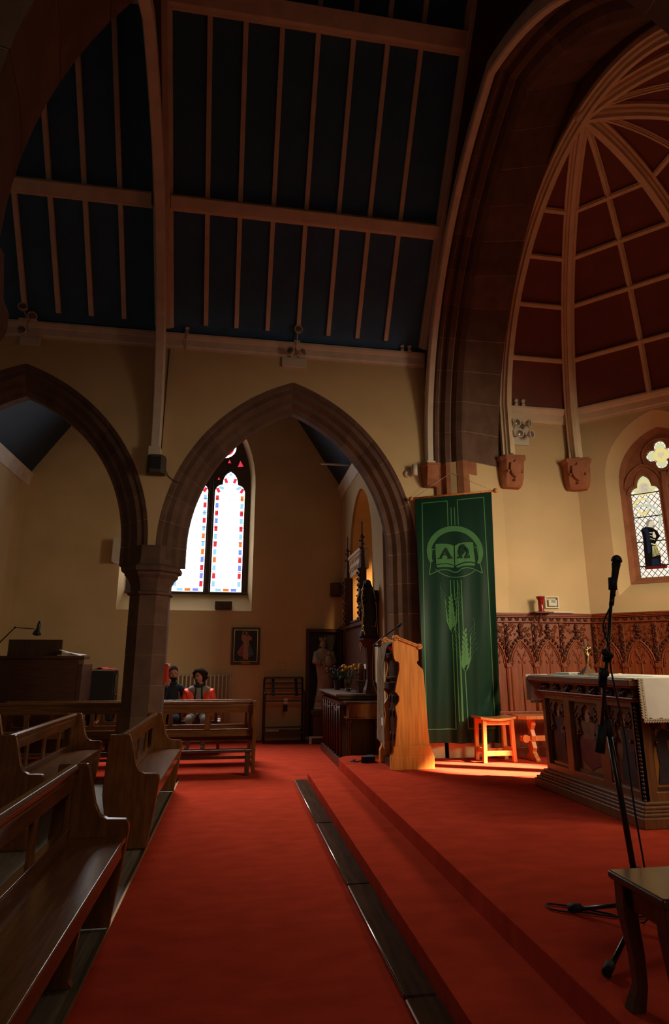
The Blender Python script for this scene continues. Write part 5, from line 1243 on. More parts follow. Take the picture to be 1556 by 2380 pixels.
bm = BM(); tube(bm, [(1.955, 2.99, 1.48), (1.93, 2.99, 1.49)], .016, 8); tube(bm, [(1.943, 3.03, 1.45), (1.952, 3.03, 1.50)], .017, 8); ball(bm, (1.92, 2.99, 1.50), .02); obj('thumbscrew', bm, 'blackmatte', ms)
bm = BM(); tube(bm, [(1.975, 2.99, .30), (1.965, 3.0, .48)], .032, 10, radii=[.05, .026]); obj('tripod_hub', bm, 'blackmatte', ms)
for x, y in ((1.735, 3.23), (1.53, 2.60), (2.30, 2.86)):
    bm = BM(); d = Vector((x-1.975, y-2.99, 0)); p = Vector((1.975, 2.99, .33)); q = Vector((x, y, ZP+.018)); tube(bm, [p, q - d*.08], .0105, 8); lg = obj('leg', bm, 'black', ms)
    bm = BM(); tube(bm, [q - d.normalized()*.05 + V(0, 0, .012), q + d.normalized()*.012], .019, 10); obj('rubber_foot', bm, 'blackmatte', lg)
mh = thing('microphone', 'black handheld microphone clipped at the top of the stand', 'microphone', (2.05, 3.03, 1.85))
bm = BM(); ax = Vector((2.078, 3.03, 2.03)) - Vector((2.028, 3.03, 1.83)); p0 = Vector((2.022, 3.03, 1.795))
tube(bm, [p0, p0 + ax*.15, p0 + ax*.75, p0 + ax*.92], .016, 12, radii=[.012, .014, .019, .024]); obj('handle', bm, 'blackmatte', mh)
bm = BM(); ball(bm, p0 + ax*1.03, .0275, n=14, m=10); tube(bm, [p0 + ax*.99, p0 + ax*1.03], .029, 14); obj('grille_head', bm, 'grille', mh)
bm = BM(); tube(bm, [(2.03, 3.03, 1.835), (2.035, 3.03, 1.90)], .022, 10); tube(bm, [(2.028, 3.03, 1.80), (2.03, 3.03, 1.85)], .013, 8); obj('clip', bm, 'blackmatte', ms)
bm = BM(); tube(bm, [p0 + ax*-.22, p0], .013, 8); obj('plug', bm, 'black', mh)
q = p0 - ax*.22
cb = [q, (1.955, 3.03, 1.66), (1.952, 3.03, 1.60), (1.965, 3.02, 1.52), (1.955, 3.01, 1.42), (1.962, 3.0, 1.30), (1.985, 3.0, 1.10), (1.985, 2.985, .75), (2.0, 2.975, .40), (2.01, 3.04, ZP+.008), (1.90, 3.16, ZP+.007), (1.76, 3.28, ZP+.007), (1.66, 3.33, ZP+.007), (1.64, 3.27, ZP+.007), (1.70, 3.22, ZP+.007), (1.80, 3.19, ZP+.007), (1.92, 3.12, ZP+.007), (2.08, 3.10, ZP+.007)]
def smooth_path(P, n=5):
    P = [Vector(p) for p in P]; out = []
    for i in range(len(P)-1):
        a, b, c, d = P[max(i-1, 0)], P[i], P[i+1], P[min(i+2, len(P)-1)]
        for k in range(n):
            t = k/n; out.append(.5*((2*b) + (c-a)*t + (2*a-5*b+4*c-d)*t*t + (3*b-a-3*c+d)*t**3))
    return out + [P[-1]]
bm = BM(); tube(bm, smooth_path(cb), .0045, 6); tag(obj('microphone_cable', bm, 'blackmatte', base=(1.95, 3.1, ZP)), 'thin black cable running down the stand and looping on the carpet', 'cable')

# dark stool in the near right corner
ds = thing('wooden_stool', 'very dark polished wooden stool in the near right corner before the microphone stand', 'stool', (1.63, 2.25, ZP))
bm = BM(); box(bm, (1.455, 2.085, .640), (1.83, 2.41, .672)); obj('seat', bm, 'ebony', ds, bevel=.012, seg=3)
for x, y, sx, sy in ((1.50, 2.365, -1, 1), (1.50, 2.13, -1, -1), (1.785, 2.365, 1, 1), (1.785, 2.13, 1, -1)):
    bm = BM(); pts = [(x, y, .64), (x+sx*.004, y, .54), (x-sx*.012, y-sy*.005, .40), (x-sx*.014, y-sy*.005, .30), (x+sx*.002, y, .25), (x+sx*.012, y, ZP)]
    st = [(.030, p) for p in pts]; rows = []
    for i, p in enumerate(pts):
        w = (.030, .028, .023, .021, .026, .028)[i]; rows.append([bm.verts.new((p[0]+a*w, p[1]+b*w, p[2])) for a, b in ((-1,-1),(1,-1),(1,1),(-1,1))])
    for P, Q in zip(rows, rows[1:]):
        for i in range(4): bm.faces.new((P[i], P[(i+1) % 4], Q[(i+1) % 4], Q[i]))
    bm.faces.new(rows[0]); bm.faces.new(rows[-1][::-1]); obj('leg', bm, 'ebony', ds, bevel=.006)
for a, b in (((1.49, 2.13), (1.51, 2.365)), ((1.775, 2.13), (1.795, 2.365))):
    bm = BM(); box(bm, (a[0], a[1], .56), (b[0], b[1], .64)); obj('seat_rail', bm, 'ebony', ds)
for y in (2.12, 2.355):
    bm = BM(); box(bm, (1.50, y, .56), (1.785, y+.02, .64)); obj('seat_rail', bm, 'ebony', ds)

# ================================================================== CHAPEL FURNITURE
# radiator
rd = thing('radiator', 'tall cream column radiator under the chapel window behind the seated people', 'radiator', (-.6, 12.2, 0))
N = 18; x0, x1 = -1.34, -.07
for k in range(N):
    x = lerp(x0, x1, k/(N-1)); bm = BM()
    for dy in (0, .05): tube(bm, [(x, 12.13+dy, .27), (x, 12.13+dy, 1.22)], .016, 8)
    ball(bm, (x, 12.155, 1.225), .020, .045, .022, 8, 5); ball(bm, (x, 12.155, .265), .020, .045, .022, 8, 5); obj('column', bm, 'radiator', rd)
bm = BM(); tube(bm, [(x0-.03, 12.155, 1.20), (x1+.03, 12.155, 1.20)], .016, 8); tube(bm, [(x0-.03, 12.155, .29), (x1+.08, 12.155, .29)], .016, 8); obj('header_pipe', bm, 'radiator', rd)
for x in (x0+.05, x1-.05):
    bm = BM(); tube(bm, [(x, 12.155, 0), (x, 12.155, .26)], .014, 8); obj('foot', bm, 'radiator', rd)
bm = BM(); tube(bm, [(x1+.08, 12.155, .29), (x1+.09, 12.155, .20), (x1+.09, 12.155, 0)], .012, 8); ball(bm, (x1+.085, 12.155, .30), .03); obj('valve', bm, 'radiator', rd)

# picture
pc_ = thing('framed_picture', 'dark framed picture of a robed figure with pink and blue rays on the chapel wall', 'picture', (.2, 12.27, 1.42))
bm = BM(); px0, px1, pz0, pz1 = -.075, .475, 1.405, 2.115
plate(bm, [[(px0, pz0), (px1, pz0), (px1, pz1), (px0, pz1)], [(px0+.045, pz0+.05), (px1-.045, pz0+.05), (px1-.045, pz1-.045), (px0+.045, pz1-.045)]], XZ(), 12.245, 12.295); obj('frame', bm, 'frame', pc_, bevel=.006)
bm = BM(); plate(bm, [[(px0+.045, pz0+.05), (px1-.045, pz0+.05), (px1-.045, pz1-.045), (px0+.045, pz1-.045)], [(px0+.055, pz0+.06), (px1-.055, pz0+.06), (px1-.055, pz1-.055), (px0+.055, pz1-.055)]], XZ(), 12.25, 12.27); obj('gilt_slip', bm, 'gold', pc_)
bm = BM(); c = .205; z = lambda f: lerp(pz0+.06, pz1-.055, f); Y = 12.268
fnp = XZ()
def pp(pts, y, mi): plate(bm, [[(c+u, z(v)) for u, v in pts]], fnp, y, y, mi)
plate(bm, [[(px0+.05, pz0+.05), (px1-.05, pz0+.05), (px1-.05, pz1-.05), (px0+.05, pz1-.05)]], fnp, Y+.004, Y+.004, 0)
pp([(-.01, .70), (-.02, .70), (-.17, .28), (-.13, .18), (-.04, .14)], Y+.002, 1); pp([(.02, .70), (.03, .70), (.16, .25), (.10, .15), (.04, .12)], Y+.002, 2)
pp([(-.05, .08), (.05, .06), (.045, .40), (.06, .70), (.095, .66), (.11, .76), (.06, .84), (0, .86), (-.06, .84), (-.10, .76), (-.07, .64), (-.045, .60), (-.05, .30)], Y, 3)
disc(bm, fnp, (c, z(.915)), .056, .062, Y+.001, 5, dp=0); disc(bm, fnp, (c, z(.915)), .046, .052, Y+.0005, 0, dp=0); disc(bm, fnp, (c, z(.90)), .033, .050, Y, 6, dp=0); disc(bm, fnp, (c, z(.905)), .025, .040, Y-.001, 4, dp=0)
pp([(-.095, .80), (-.075, .92), (-.06, .92), (-.07, .78)], Y-.001, 3); disc(bm, fnp, (c-.068, z(.94)), .013, .022, Y-.001, 4, dp=0)
pp([(-.12, .035), (.10, .035), (.10, .055), (-.12, .055)], Y, 5)
obj('painting', bm, ['picturedark', 'pinkray', 'blueray', 'cream_robe', 'face', 'goldpaint', 'hair'], pc_)
bm = BM(); box(bm, (c-.085, 12.238, pz0+.005), (c+.085, 12.246, pz0+.045)); obj('caption_plate', bm, 'goldpaint', pc_)
bm = BM(); box(bm, (.84, 12.28, 1.30), (1.00, 12.298, 1.44)); tag(obj('wall_plate', bm, 'plaster', base=(.92, 12.29, 1.37), bevel=.006), 'pale blank square plate on the wall above the votive rack', 'plate')
bm = BM(); box(bm, (-.43, 12.18, 2.47), (-.10, 12.42, 2.62)); tag(obj('small_shelf_box', bm, 'plinthstone', base=(-.26, 12.3, 2.5), bevel=.01), 'brown box on the sloping sill beneath the bright chapel window', 'box')

# votive candle rack
vr = thing('votive_rack', 'black iron votive candle rack against the chapel wall', 'candle rack', (.95, 12.05, 0))
for x in (.575, 1.32):
    bm = BM(); tube(bm, smooth_path([(x, 11.80, 0), (x, 11.80, .78), (x-.0, 11.86, .90), (x, 12.02, .93)], 4), .017, 8); obj('leg', bm, 'black', vr)
    bm = BM(); tube(bm, smooth_path([(x, 12.18, 0), (x, 12.18, 1.02), (x+.015*(1 if x < 1 else -1), 12.16, 1.13), (x+.04*(1 if x < 1 else -1), 12.14, 1.16)], 4), .017, 8); obj('leg', bm, 'black', vr)
for z, y, h in ((1.145, 12.13, .028), (1.05, 12.10, .022), (.955, 12.05, .022), (.85, 11.95, .022), (.735, 11.83, .022), (.27, 11.83, .02)):
    bm = BM(); box(bm, (.575, y-.05, z), (1.325, y+.05, z+h)); obj('tray', bm, 'black', vr, bevel=.004)
bm = BM(); box(bm, (.56, 11.78, .18), (1.335, 12.20, .20)); obj('bottom_shelf', bm, 'black', vr)
for x in (.74, 1.18):
    bm = BM(); beam(bm, (x, 12.12, 1.13), (x, 11.88, .84), .05, .02); obj('side_strut', bm, 'black', vr)
bm = BM(); box(bm, (.93, 11.78, .70), (1.0, 11.79, .79)); obj('notice', bm, 'paper', vr)
bm = BM(); box(bm, (.92, 11.77, .56), (1.0, 11.82, .68)); obj('coin_box', bm, 'blackmatte', vr)
bm = BM(); rr = random.Random(5)
for k in range(9): lathe(bm, [(.016, .20), (.018, .235), (.003, .237)], (.62+.027*k, 11.85, 0), 8)
tag(obj('tealights', bm, 'paper', base=(.73, 11.85, .2)), 'row of small white tealights on the bottom shelf of the votive rack', 'candles')
for k, (x, y) in enumerate(((.60, .0),)):
    pass
# niche screen behind the white statue
ns = thing('timber_screen', 'dark timber framed screen with black interior behind the white statue', 'screen', (1.75, 12.25, 0))
bm = BM(); plate(bm, [[(1.39, .08), (2.12, .08), (2.12, 2.10), (1.39, 2.10)], [(1.45, .12), (2.02, .12), (2.02, 2.03), (1.45, 2.03)]], XZ(), 12.20, 12.295); obj('frame', bm, 'carvedark', ns, bevel=.006)
bm = BM(); box(bm, (1.44, 12.28, .1), (2.05, 12.298, 2.05)); obj('backing', bm, 'picturedark', ns)
bm = BM(); box(bm, (2.045, 11.55, .08), (2.10, 11.62, 2.14)); box(bm, (2.045, 12.12, .08), (2.10, 12.19, 2.14)); box(bm, (2.045, 11.55, 2.06), (2.10, 12.19, 2.14)); obj('return_frame', bm, 'carvedark', ns, bevel=.004)

# white crowned statue on pedestal
def robed_figure(bm, c, h, w=1.0, crown=True, child=True, lean=.02):
    """a standing robed figure of height h on point c, facing -Y/-X"""
    c = Vector(c); n = 20; rows = []
    prof = [(.0, .155, .13), (.03, .165, .14), (.12, .15, .125), (.30, .140, .115), (.45, .155, .125), (.58, .165, .13), (.68, .170, .125), (.76, .155, .105), (.805, .10, .08), (.83, .050, .05)]
    for f, rx, ry in prof:
        r = []
        for a in range(n):
            t = 2*PI*a/n; fold = 1 + (.10*math.cos(t*7 + f*4) + .05*math.cos(t*11))*max(0, 1 - f*1.15)
            r.append(bm.verts.new(c + Vector((rx*h*w*fold*math.cos(t) + lean*h*math.sin(f*5), ry*h*w*fold*math.sin(t), f*h))))
        rows.append(r)
    for P, Q in zip(rows, rows[1:]):
        for a in range(n): bm.faces.new((P[a], P[(a+1) % n], Q[(a+1) % n], Q[a])).smooth = True
    bm.faces.new(rows[0]); bm.faces.new(rows[-1][::-1])
    hx = lean*h*math.sin(.88*5)
    hd = c + Vector((hx, -.012*h, .885*h)); ball(bm, hd, .050*h, .056*h, .066*h, 12, 9)
    ball(bm, hd + Vector((-.0, -.055*h, -.008*h)), .010*h, .012*h, .014*h, 6, 5)
    # veil
    vr_ = []
    for k, (f, r_) in enumerate(((.955, .02), (.93, .055), (.88, .068), (.82, .085), (.74, .125), (.66, .155))):
        vr_.append([bm.verts.new(c + Vector((hx*(1-k*.12) + r_*h*w*1.08*math.cos(t), .006*h + r_*h*.9*math.sin(t), f*h))) for t in [lerp(-.30, PI+.30, a/12) for a in range(13)]])
    for P, Q in zip(vr_, vr_[1:]):
        for a in range(12): bm.faces.new((P[a], P[a+1], Q[a+1], Q[a])).smooth = True
    if crown:
        lathe(bm, [(.045*h, .94*h), (.052*h, .955*h), (.052*h, .965*h)], c + Vector((hx, 0, 0)), 12)
        for k in range(6): t = k*PI/3; ball(bm, c + Vector((hx + .05*h*math.cos(t), .05*h*math.sin(t), .98*h)), .009*h, .009*h, .02*h, 6, 4)
    # sleeves and arms joined before the body
    for s in (-1, 1):
        tube(bm, [c + Vector((s*.13*h*w, -.01*h, .755*h)), c + Vector((s*.17*h*w, -.06*h, .62*h)), c + Vector((s*.07*h*w, -.135*h, .585*h))], .05*h, 9, radii=[.055*h, .058*h, .042*h])
        ball(bm, c + Vector((s*.045*h*w, -.15*h, .59*h)), .022*h)
    if child:
        cc = c + Vector((.06*h, -.15*h, .66*h)); tube(bm, [cc - Vector((0, 0, .11*h)), cc, cc + Vector((0, 0, .05*h))], .05*h, 9, radii=[.06*h, .055*h, .03*h]); ball(bm, cc + Vector((0, -.005*h, .085*h)), .036*h, n=10, m=7)
ws = thing('statue', 'pale crowned robed statue on a brown pedestal before the dark timber screen', 'statue', (1.69, 11.85, 0))
bm = BM(); robed_figure(bm, (1.69, 11.85, .72), 1.20, .84); figure = obj('figure', bm, 'statue', ws)
bm = BM(); lathe(bm, [(.20, .58), (.21, .60), (.19, .64), (.185, .70), (.175, .725)], (1.69, 11.85, 0), 8, smooth=False, phase=PI/8); obj('inscribed_base', bm, 'statue', ws)
bm = BM(); box(bm, (1.44, 11.62, 0), (1.94, 12.1, .10)); box(bm, (1.48, 11.66, .10), (1.90, 12.06, .50)); box(bm, (1.45, 11.63, .50), (1.93, 12.09, .58)); obj('pedestal', bm, 'plinthstone', ws, bevel=.01)
bm = BM(); box(bm, (1.39, 11.63, 0.0), (1.66, 11.64, .13)); tag(obj('notice_card', bm, 'paper', base=(1.52, 11.63, 0)), 'white card leaning at the foot of the statue pedestal', 'card')

# lady altar along the east wall
la = thing('side_altar', 'dark stone topped side altar with carved front along the chapel east wall', 'altar', (1.8, 9.9, 0))
bm = BM(); box(bm, (1.50, 9.02, .93), (2.12, 10.85, .965)); box(bm, (1.46, 8.98, .965), (2.12, 10.90, 1.0)); obj('mensa', bm, 'plinthstone', la, bevel=.01)
bm = BM(); box(bm, (1.56, 9.08, .12), (2.12, 10.80, .93)); box(bm, (1.50, 9.02, 0), (2.12, 10.86, .12)); obj('body', bm, 'oakdark', la, bevel=.01)
bm = BM()
for k in range(8): tube(bm, [(1.545, 9.12+.235*k, .12), (1.545, 9.12+.235*k, .90)], .022, 8)
box(bm, (1.52, 9.05, .85), (1.57, 10.83, .90)); obj('colonnette', bm, 'carvedark', la)
bm = BM(); rr = random.Random(9)
for k in range(50): ball(bm, (1.54, 9.1 + rr.random()*1.7, .74 + rr.random()*.10), .018, n=6, m=4)
obj('carved_frieze', bm, 'carvedark', la)
# reredos behind it
rd_ = thing('reredos', 'dark carved reredos with crested top behind the side altar', 'reredos', (2.08, 10.2, 1.0))
bm = BM(); box(bm, (2.04, 9.42, 1.0), (2.125, 11.45, 2.10)); box(bm, (2.0, 9.40, 2.04), (2.125, 11.48, 2.10)); obj('back_panel', bm, 'carvedark', rd_, bevel=.006)
bm = BM()
for k in range(23): ball(bm, (2.03, 9.45 + k*.088, 2.13), .02, .028, .035, 6, 5)
obj('cresting', bm, 'carvedark', rd_)
for y0 in (9.62, 10.95):
    bm = BM(); box(bm, (1.94, y0-.05, 2.1), (2.06, y0+.05, 2.95)); 
    for k in range(18): leaf(bm, (1.935, y0 + (-.055 if k % 2 else .055), 2.13+.046*k), .028)
    lathe(bm, [(.06, 2.95), (.05, 3.05), (.02, 3.45), (.035, 3.47), (.012, 3.52), (.012, 3.72), (.002, 3.74)], (2.0, y0, 0), 6, smooth=False)
    for k in range(9): leaf(bm, (2.0 - .03*(1 if k % 2 else -1), y0, 2.98+.06*k), .022)
    obj('pinnacle', bm, 'carvedark', rd_)
bm = BM(); box(bm, (2.03, 9.66, 2.95), (2.12, 10.9, 3.30))
for k in range(8):
    for j in range(2):
        cy_ = 9.75+.15*k; tube(bm, [(2.02, cy_+.05*math.cos(q*.7)*(1-q*.08), 3.05+.15*j+.05*math.sin(q*.7)*(1-q*.08)) for q in range(10)], .010, 5)
box(bm, (2.0, 9.6, 3.28), (2.12, 10.95, 3.33)); obj('pierced_canopy', bm, 'cream_paint', rd_)
bm = BM()
for a, b in ((.16, .05), (.05, .16)): box(bm, (2.03, 9.95-a/2, 1.72-b/2), (2.042, 9.95+a/2, 1.72+b/2))
for q in range(4): ball(bm, (2.035, 9.95+.07*math.cos(q*PI/2), 1.72+.07*math.sin(q*PI/2)), .006, .035, .035, 8, 5)
obj('cross_emblem', bm, 'goldpaint', rd_)
bm = BM(); box(bm, (2.02, 9.5, 1.35), (2.035, 9.72, 1.42)); obj('title_label', bm, 'paper', rd_)
# dark gilded statue on a bracket
gs = thing('statue', 'dark statue in gilt edged cloak on a slim pedestal beside the side altar', 'statue', (1.98, 9.10, 1.0))
bm = BM(); robed_figure(bm, (1.985, 9.10, 1.80), .93, .92, crown=False, child=False); obj('figure', bm, 'robe', gs)
bm = BM(); g_ = smooth_path([(1.88, 8.97, 2.55), (1.85, 8.96, 2.38), (1.87, 8.94, 2.18), (1.85, 8.95, 2.0), (1.89, 8.94, 1.84)], 5); tube(bm, g_, .012, 5); tube(bm, smooth_path([(2.03, 8.97, 2.55), (2.07, 8.96, 2.3), (2.08, 8.96, 2.05), (2.09, 8.96, 1.84)], 5), .006, 5); tube(bm, [(1.98, 8.95, 1.98), (2.05, 8.95, 1.96), (2.07, 8.95, 2.10)], .006, 5)
for k in range(9): ball(bm, (1.86 + .018*(k % 2), 8.955, 1.90+.075*k), .015, n=6, m=4)
obj('gilt_trim', bm, 'gold', gs)
bm = BM(); lathe(bm, [(.15, 1.80), (.15, 1.77), (.12, 1.73), (.07, 1.66), (.055, 1.5), (.05, 1.2), (.08, 1.1), (.10, 1.05), (.11, 1.0)], (1.985, 9.10, 0), 8, smooth=False); obj('pedestal', bm, 'carvedark', gs)
bm = BM(); ball(bm, (2.065, 9.80, 2.25), .042, .042, .05, 10, 7); lathe(bm, [(.04, 2.165), (.03, 2.17), (.045, 2.21), (.03, 2.22)], (2.065, 9.80, 0), 10); tag(obj('votive_glass', bm, 'redpaint', base=(2.065, 9.8, 2.165)), 'small round red votive glass on the reredos crest by the dark statue', 'votive light')
# flowers
def bouquet(label, c, h, petal, nfl, spread_, seed, vase_m, name='flower_vase'):
    t = thing(name, label, 'flowers', c); c = Vector(c); rr = random.Random(seed)
    bm = BM(); lathe(bm, [(.045, 0), (.05, .012), (.052, .04), (.066, h), (.060, h), (.047, .05), (.03, .03)], c, 14, smooth=False); obj('vase', bm, vase_m, t)
    bm = BM()
    for k in range(70):
        a, r = rr.uniform(0, 2*PI), spread_*math.sqrt(rr.random()); z = h + .02 + rr.random()*.16; p = c + Vector((r*math.cos(a), r*math.sin(a), z)); q = p + Vector((.05*math.cos(a), .05*math.sin(a), rr.uniform(-.03, .04)))
        s = Vector((-math.sin(a), math.cos(a), 0))*.015; m_ = (p+q)/2 + Vector((0, 0, .012))
        try: bm.faces.new([bm.verts.new(v) for v in (p, m_ + s, q, m_ - s)])
        except ValueError: pass
    for k in range(12):
        a = rr.uniform(0, 2*PI); r = spread_*rr.random(); tube(bm, [c + Vector((0, 0, .05)), c + Vector((r*math.cos(a)*.4, r*math.sin(a)*.4, h)), c + Vector((r*math.cos(a), r*math.sin(a), h+.15))], .004, 4)
    f = obj('foliage', bm, 'leaf', t)
    for k in range(nfl):
        bm = BM(); a = 2*PI*k/nfl + rr.uniform(-.3, .3); r = spread_*rr.uniform(.35, 1.0); p = c + Vector((r*math.cos(a), r*math.sin(a), h + rr.uniform(.13, .21)))
        for j in range(3):
            for i in range(6): b = i*PI/3 + j*.5; ball(bm, p + Vector((.018*(1-.25*j)*math.cos(b), .018*(1-.25*j)*math.sin(b), .008*j)), .013, .013, .016, 6, 4)
        obj('bloom', bm, petal, t)
    return t
bouquet('cut glass vase of yellow flowers on the side altar corner', (1.76, 9.62, 1.0), .19, 'yellowflower', 9, .15, 11, 'glassclear')
bouquet('dim arrangement of dark flowers behind the yellow ones beside the white statue', (1.72, 10.45, 1.0), .16, 'darkflower', 8, .17, 12, 'plinthstone')
for x, y, z0, nm in ((2.0, 9.35, 1.0, 'short amber candle on the side altar beside the statue bracket'),):
    t = thing('altar_candle', nm, 'candle', (1.98, 9.72, 1.0)); bm = BM(); lathe(bm, [(.07, 1.0), (.075, 1.03), (.03, 1.06), (.025, 1.11), (.05, 1.15)], (1.98, 9.72, 0), 12); obj('holder', bm, 'plinthstone', t)
    bm = BM(); lathe(bm, [(.045, 1.15), (.045, 1.42), (.03, 1.43)], (1.98, 9.72, 0), 14); obj('wax', bm, 'goldpaint', t)
t = thing('tabernacle_box', 'dark wooden box standing on the side altar right of the yellow flowers', 'box', (1.98, 9.4, 1.0))
bm = BM(); box(bm, (1.86, 9.30, 1.0), (2.10, 9.50, 1.16)); obj('case', bm, 'oakdark', t, bevel=.006)
bm = BM(); box(bm, (1.85, 9.29, 1.16), (2.11, 9.51, 1.175)); obj('lid', bm, 'oakdark', t, bevel=.004)
# credence table with turned legs
ct = thing('credence_table', 'small dark table with reddish drawer box and turned legs beside the side altar', 'table', (1.85, 8.8, 0))
bm = BM(); box(bm, (1.55, 8.70, .885), (2.10, 8.95, .91)); obj('top', bm, 'oakdark', ct, bevel=.005)
bm = BM(); box(bm, (1.60, 8.72, .70), (2.08, 8.94, .885)); box(bm, (1.57, 8.70, .68), (2.10, 8.95, .70)); obj('drawer_box', bm, 'pew', ct, bevel=.004)
for x, y in ((1.62, 8.73), (1.62, 8.92), (2.04, 8.73), (2.04, 8.92)):
    bm = BM(); lathe(bm, [(.03, 0), (.03, .08), (.018, .10), (.026, .16), (.016, .2), (.022, .3), (.026, .42), (.018, .5), (.028, .56), (.016, .6), (.03, .62), (.03, .68)], (x, y, 0), 10); obj('leg', bm, 'ebony', ct)
bm = BM(); box(bm, (1.64, 8.74, .09), (2.02, 8.92, .12)); obj('lower_shelf', bm, 'carvedark', ct)

# piano seen from behind with lamp, desk and papers
pn = thing('upright_piano', 'dark upright piano seen from behind at the left edge of the chapel', 'piano', (-3.2, 10.6, 0))
bm = BM(); box(bm, (-4.05, 10.30, .12), (-2.42, 10.62, 1.50)); obj('case', bm, 'pianowood', pn, bevel=.008)
bm = BM(); box(bm, (-4.08, 10.27, 1.50), (-2.34, 10.66, 1.545)); obj('lid', bm, 'pianowood', pn, bevel=.006)
for xa, xb in ((-2.44, -2.36), (-4.1, -4.03)):
    bm = BM(); box(bm, (xa, 10.30, .85), (xb, 10.98, 1.42)); obj('cheek', bm, 'pianowood', pn, bevel=.006)
bm = BM(); box(bm, (-4.0, 10.62, .72), (-2.44, 10.95, .86)); obj('keybed', bm, 'pianowood', pn)
for x in (-3.95, -2.50):
    bm = BM(); box(bm, (x-.05, 10.32, 0), (x+.05, 10.92, .12)); box(bm, (x-.035, 10.84, .12), (x+.035, 10.92, .72)); obj('leg', bm, 'pianowood', pn)
bm = BM(); box(bm, (-3.56, 10.50, 1.545), (-2.75, 10.54, 1.80)); tag(obj('music_desk', bm, 'ebony', base=(-3.1, 10.5, 1.545), bevel=.004), 'dark music desk board standing on top of the piano', 'music stand')
bm = BM()
for k, (dx, dy, r) in enumerate(((0, 0, .1), (.08, .05, -.3), (.03, -.03, .5))): obox(bm, (-2.62+dx, 10.42+dy, 1.556+.02*k), .30, .21, .006, (.06*k, .12*k, r))
tag(obj('music_papers', bm, 'paper', base=(-2.6, 10.42, 1.545)), 'loose white sheets fanned on the right end of the piano', 'papers')
bm = BM(); obox(bm, (-2.52, 10.52, 1.556), .2, .13, .014, (0, 0, -.2)); tag(obj('red_booklet', bm, 'redpaper', base=(-2.5, 10.5, 1.55)), 'red booklet beneath the loose sheets on the piano', 'booklet')
dl = thing('desk_lamp', 'black jointed desk lamp arching over the piano', 'lamp', (-3.72, 10.44, 1.545))
bm = BM(); lathe(bm, [(.08, 1.546), (.08, 1.56), (.02, 1.57)], (-3.72, 10.44, 0), 14); obj('base', bm, 'black', dl)
bm = BM(); tube(bm, [(-3.72, 10.44, 1.56), (-3.70, 10.44, 1.72), (-3.47, 10.44, 1.99)], .009, 6); tube(bm, [(-3.70, 10.42, 1.70), (-3.48, 10.42, 1.965)], .006, 6); obj('lower_arm', bm, 'black', dl)
bm = BM(); tube(bm, [(-3.48, 10.44, 1.985), (-3.18, 10.44, 1.965)], .008, 6); ball(bm, (-3.475, 10.44, 1.985), .018); obj('upper_arm', bm, 'black', dl)
bm = BM(); lathe(bm, [(.012, .16), (.022, .15), (.028, .09), (.032, .03), (.06, -.02), (.068, -.06), (.064, -.06), (.055, -.02)], (-3.13, 10.44, 1.93), 16, axis=(.12, 0, 1)); sh = obj('lamp_shade', bm, 'black', dl)
bm = BM(); ball(bm, (-3.135, 10.44, 1.875), .05, .05, .02, 12, 6); obj('bulb', bm, 'lens', sh)
cbn = thing('amplifier_cabinet', 'black box cabinet with a red bag on top, between piano and pillar', 'cabinet', (-2.2, 11.3, 0))
bm = BM(); box(bm, (-2.44, 11.15, .5), (-2.03, 11.55, 1.31)); obj('case', bm, 'blackmatte', cbn, bevel=.01)
bm = BM(); box(bm, (-2.025, 11.2, .6), (-2.015, 11.5, 1.25)); ball(bm, (-2.01, 11.3, .90), .02); obj('side_panel', bm, 'black', cbn)
for x in (-2.40, -2.07):
    bm = BM(); box(bm, (x-.02, 11.2, 0), (x+.02, 11.5, .5)); obj('leg', bm, 'blackmatte', cbn)
bm = BM(); rr = random.Random(4); g = []
for i in range(9):
    g.append([bm.verts.new((-2.47+.06*i, 11.2+.06*j, 1.318 + (.012 + .05*rr.random()*math.exp(-((i-4)/2.2)**2)))) for j in range(5)])
for i in range(8):
    for j in range(4): bm.faces.new((g[i][j], g[i+1][j], g[i+1][j+1], g[i][j+1]))
o = tag(obj('crumpled_bag', bm, 'redpaper', base=(-2.23, 11.3, 1.31)), 'crumpled red bag on the black cabinet', 'bag'); sm = o.modifiers.new('solid', 'SOLIDIFY'); sm.thickness = .008
# red box on the pillar
rb_ = thing('red_box', 'bright red box fixed to the right side of the pillar', 'box', (-.86, 8.45, 1.2))
bm = BM(); box(bm, (-.905, 8.36, 1.185), (-.855, 8.50, 1.43)); obj('case', bm, 'redpaint', rb_, bevel=.006)
bm = BM(); box(bm, (-.86, 8.355, 1.40), (-.850, 8.505, 1.437)); obj('lid_edge', bm, 'paper', rb_)

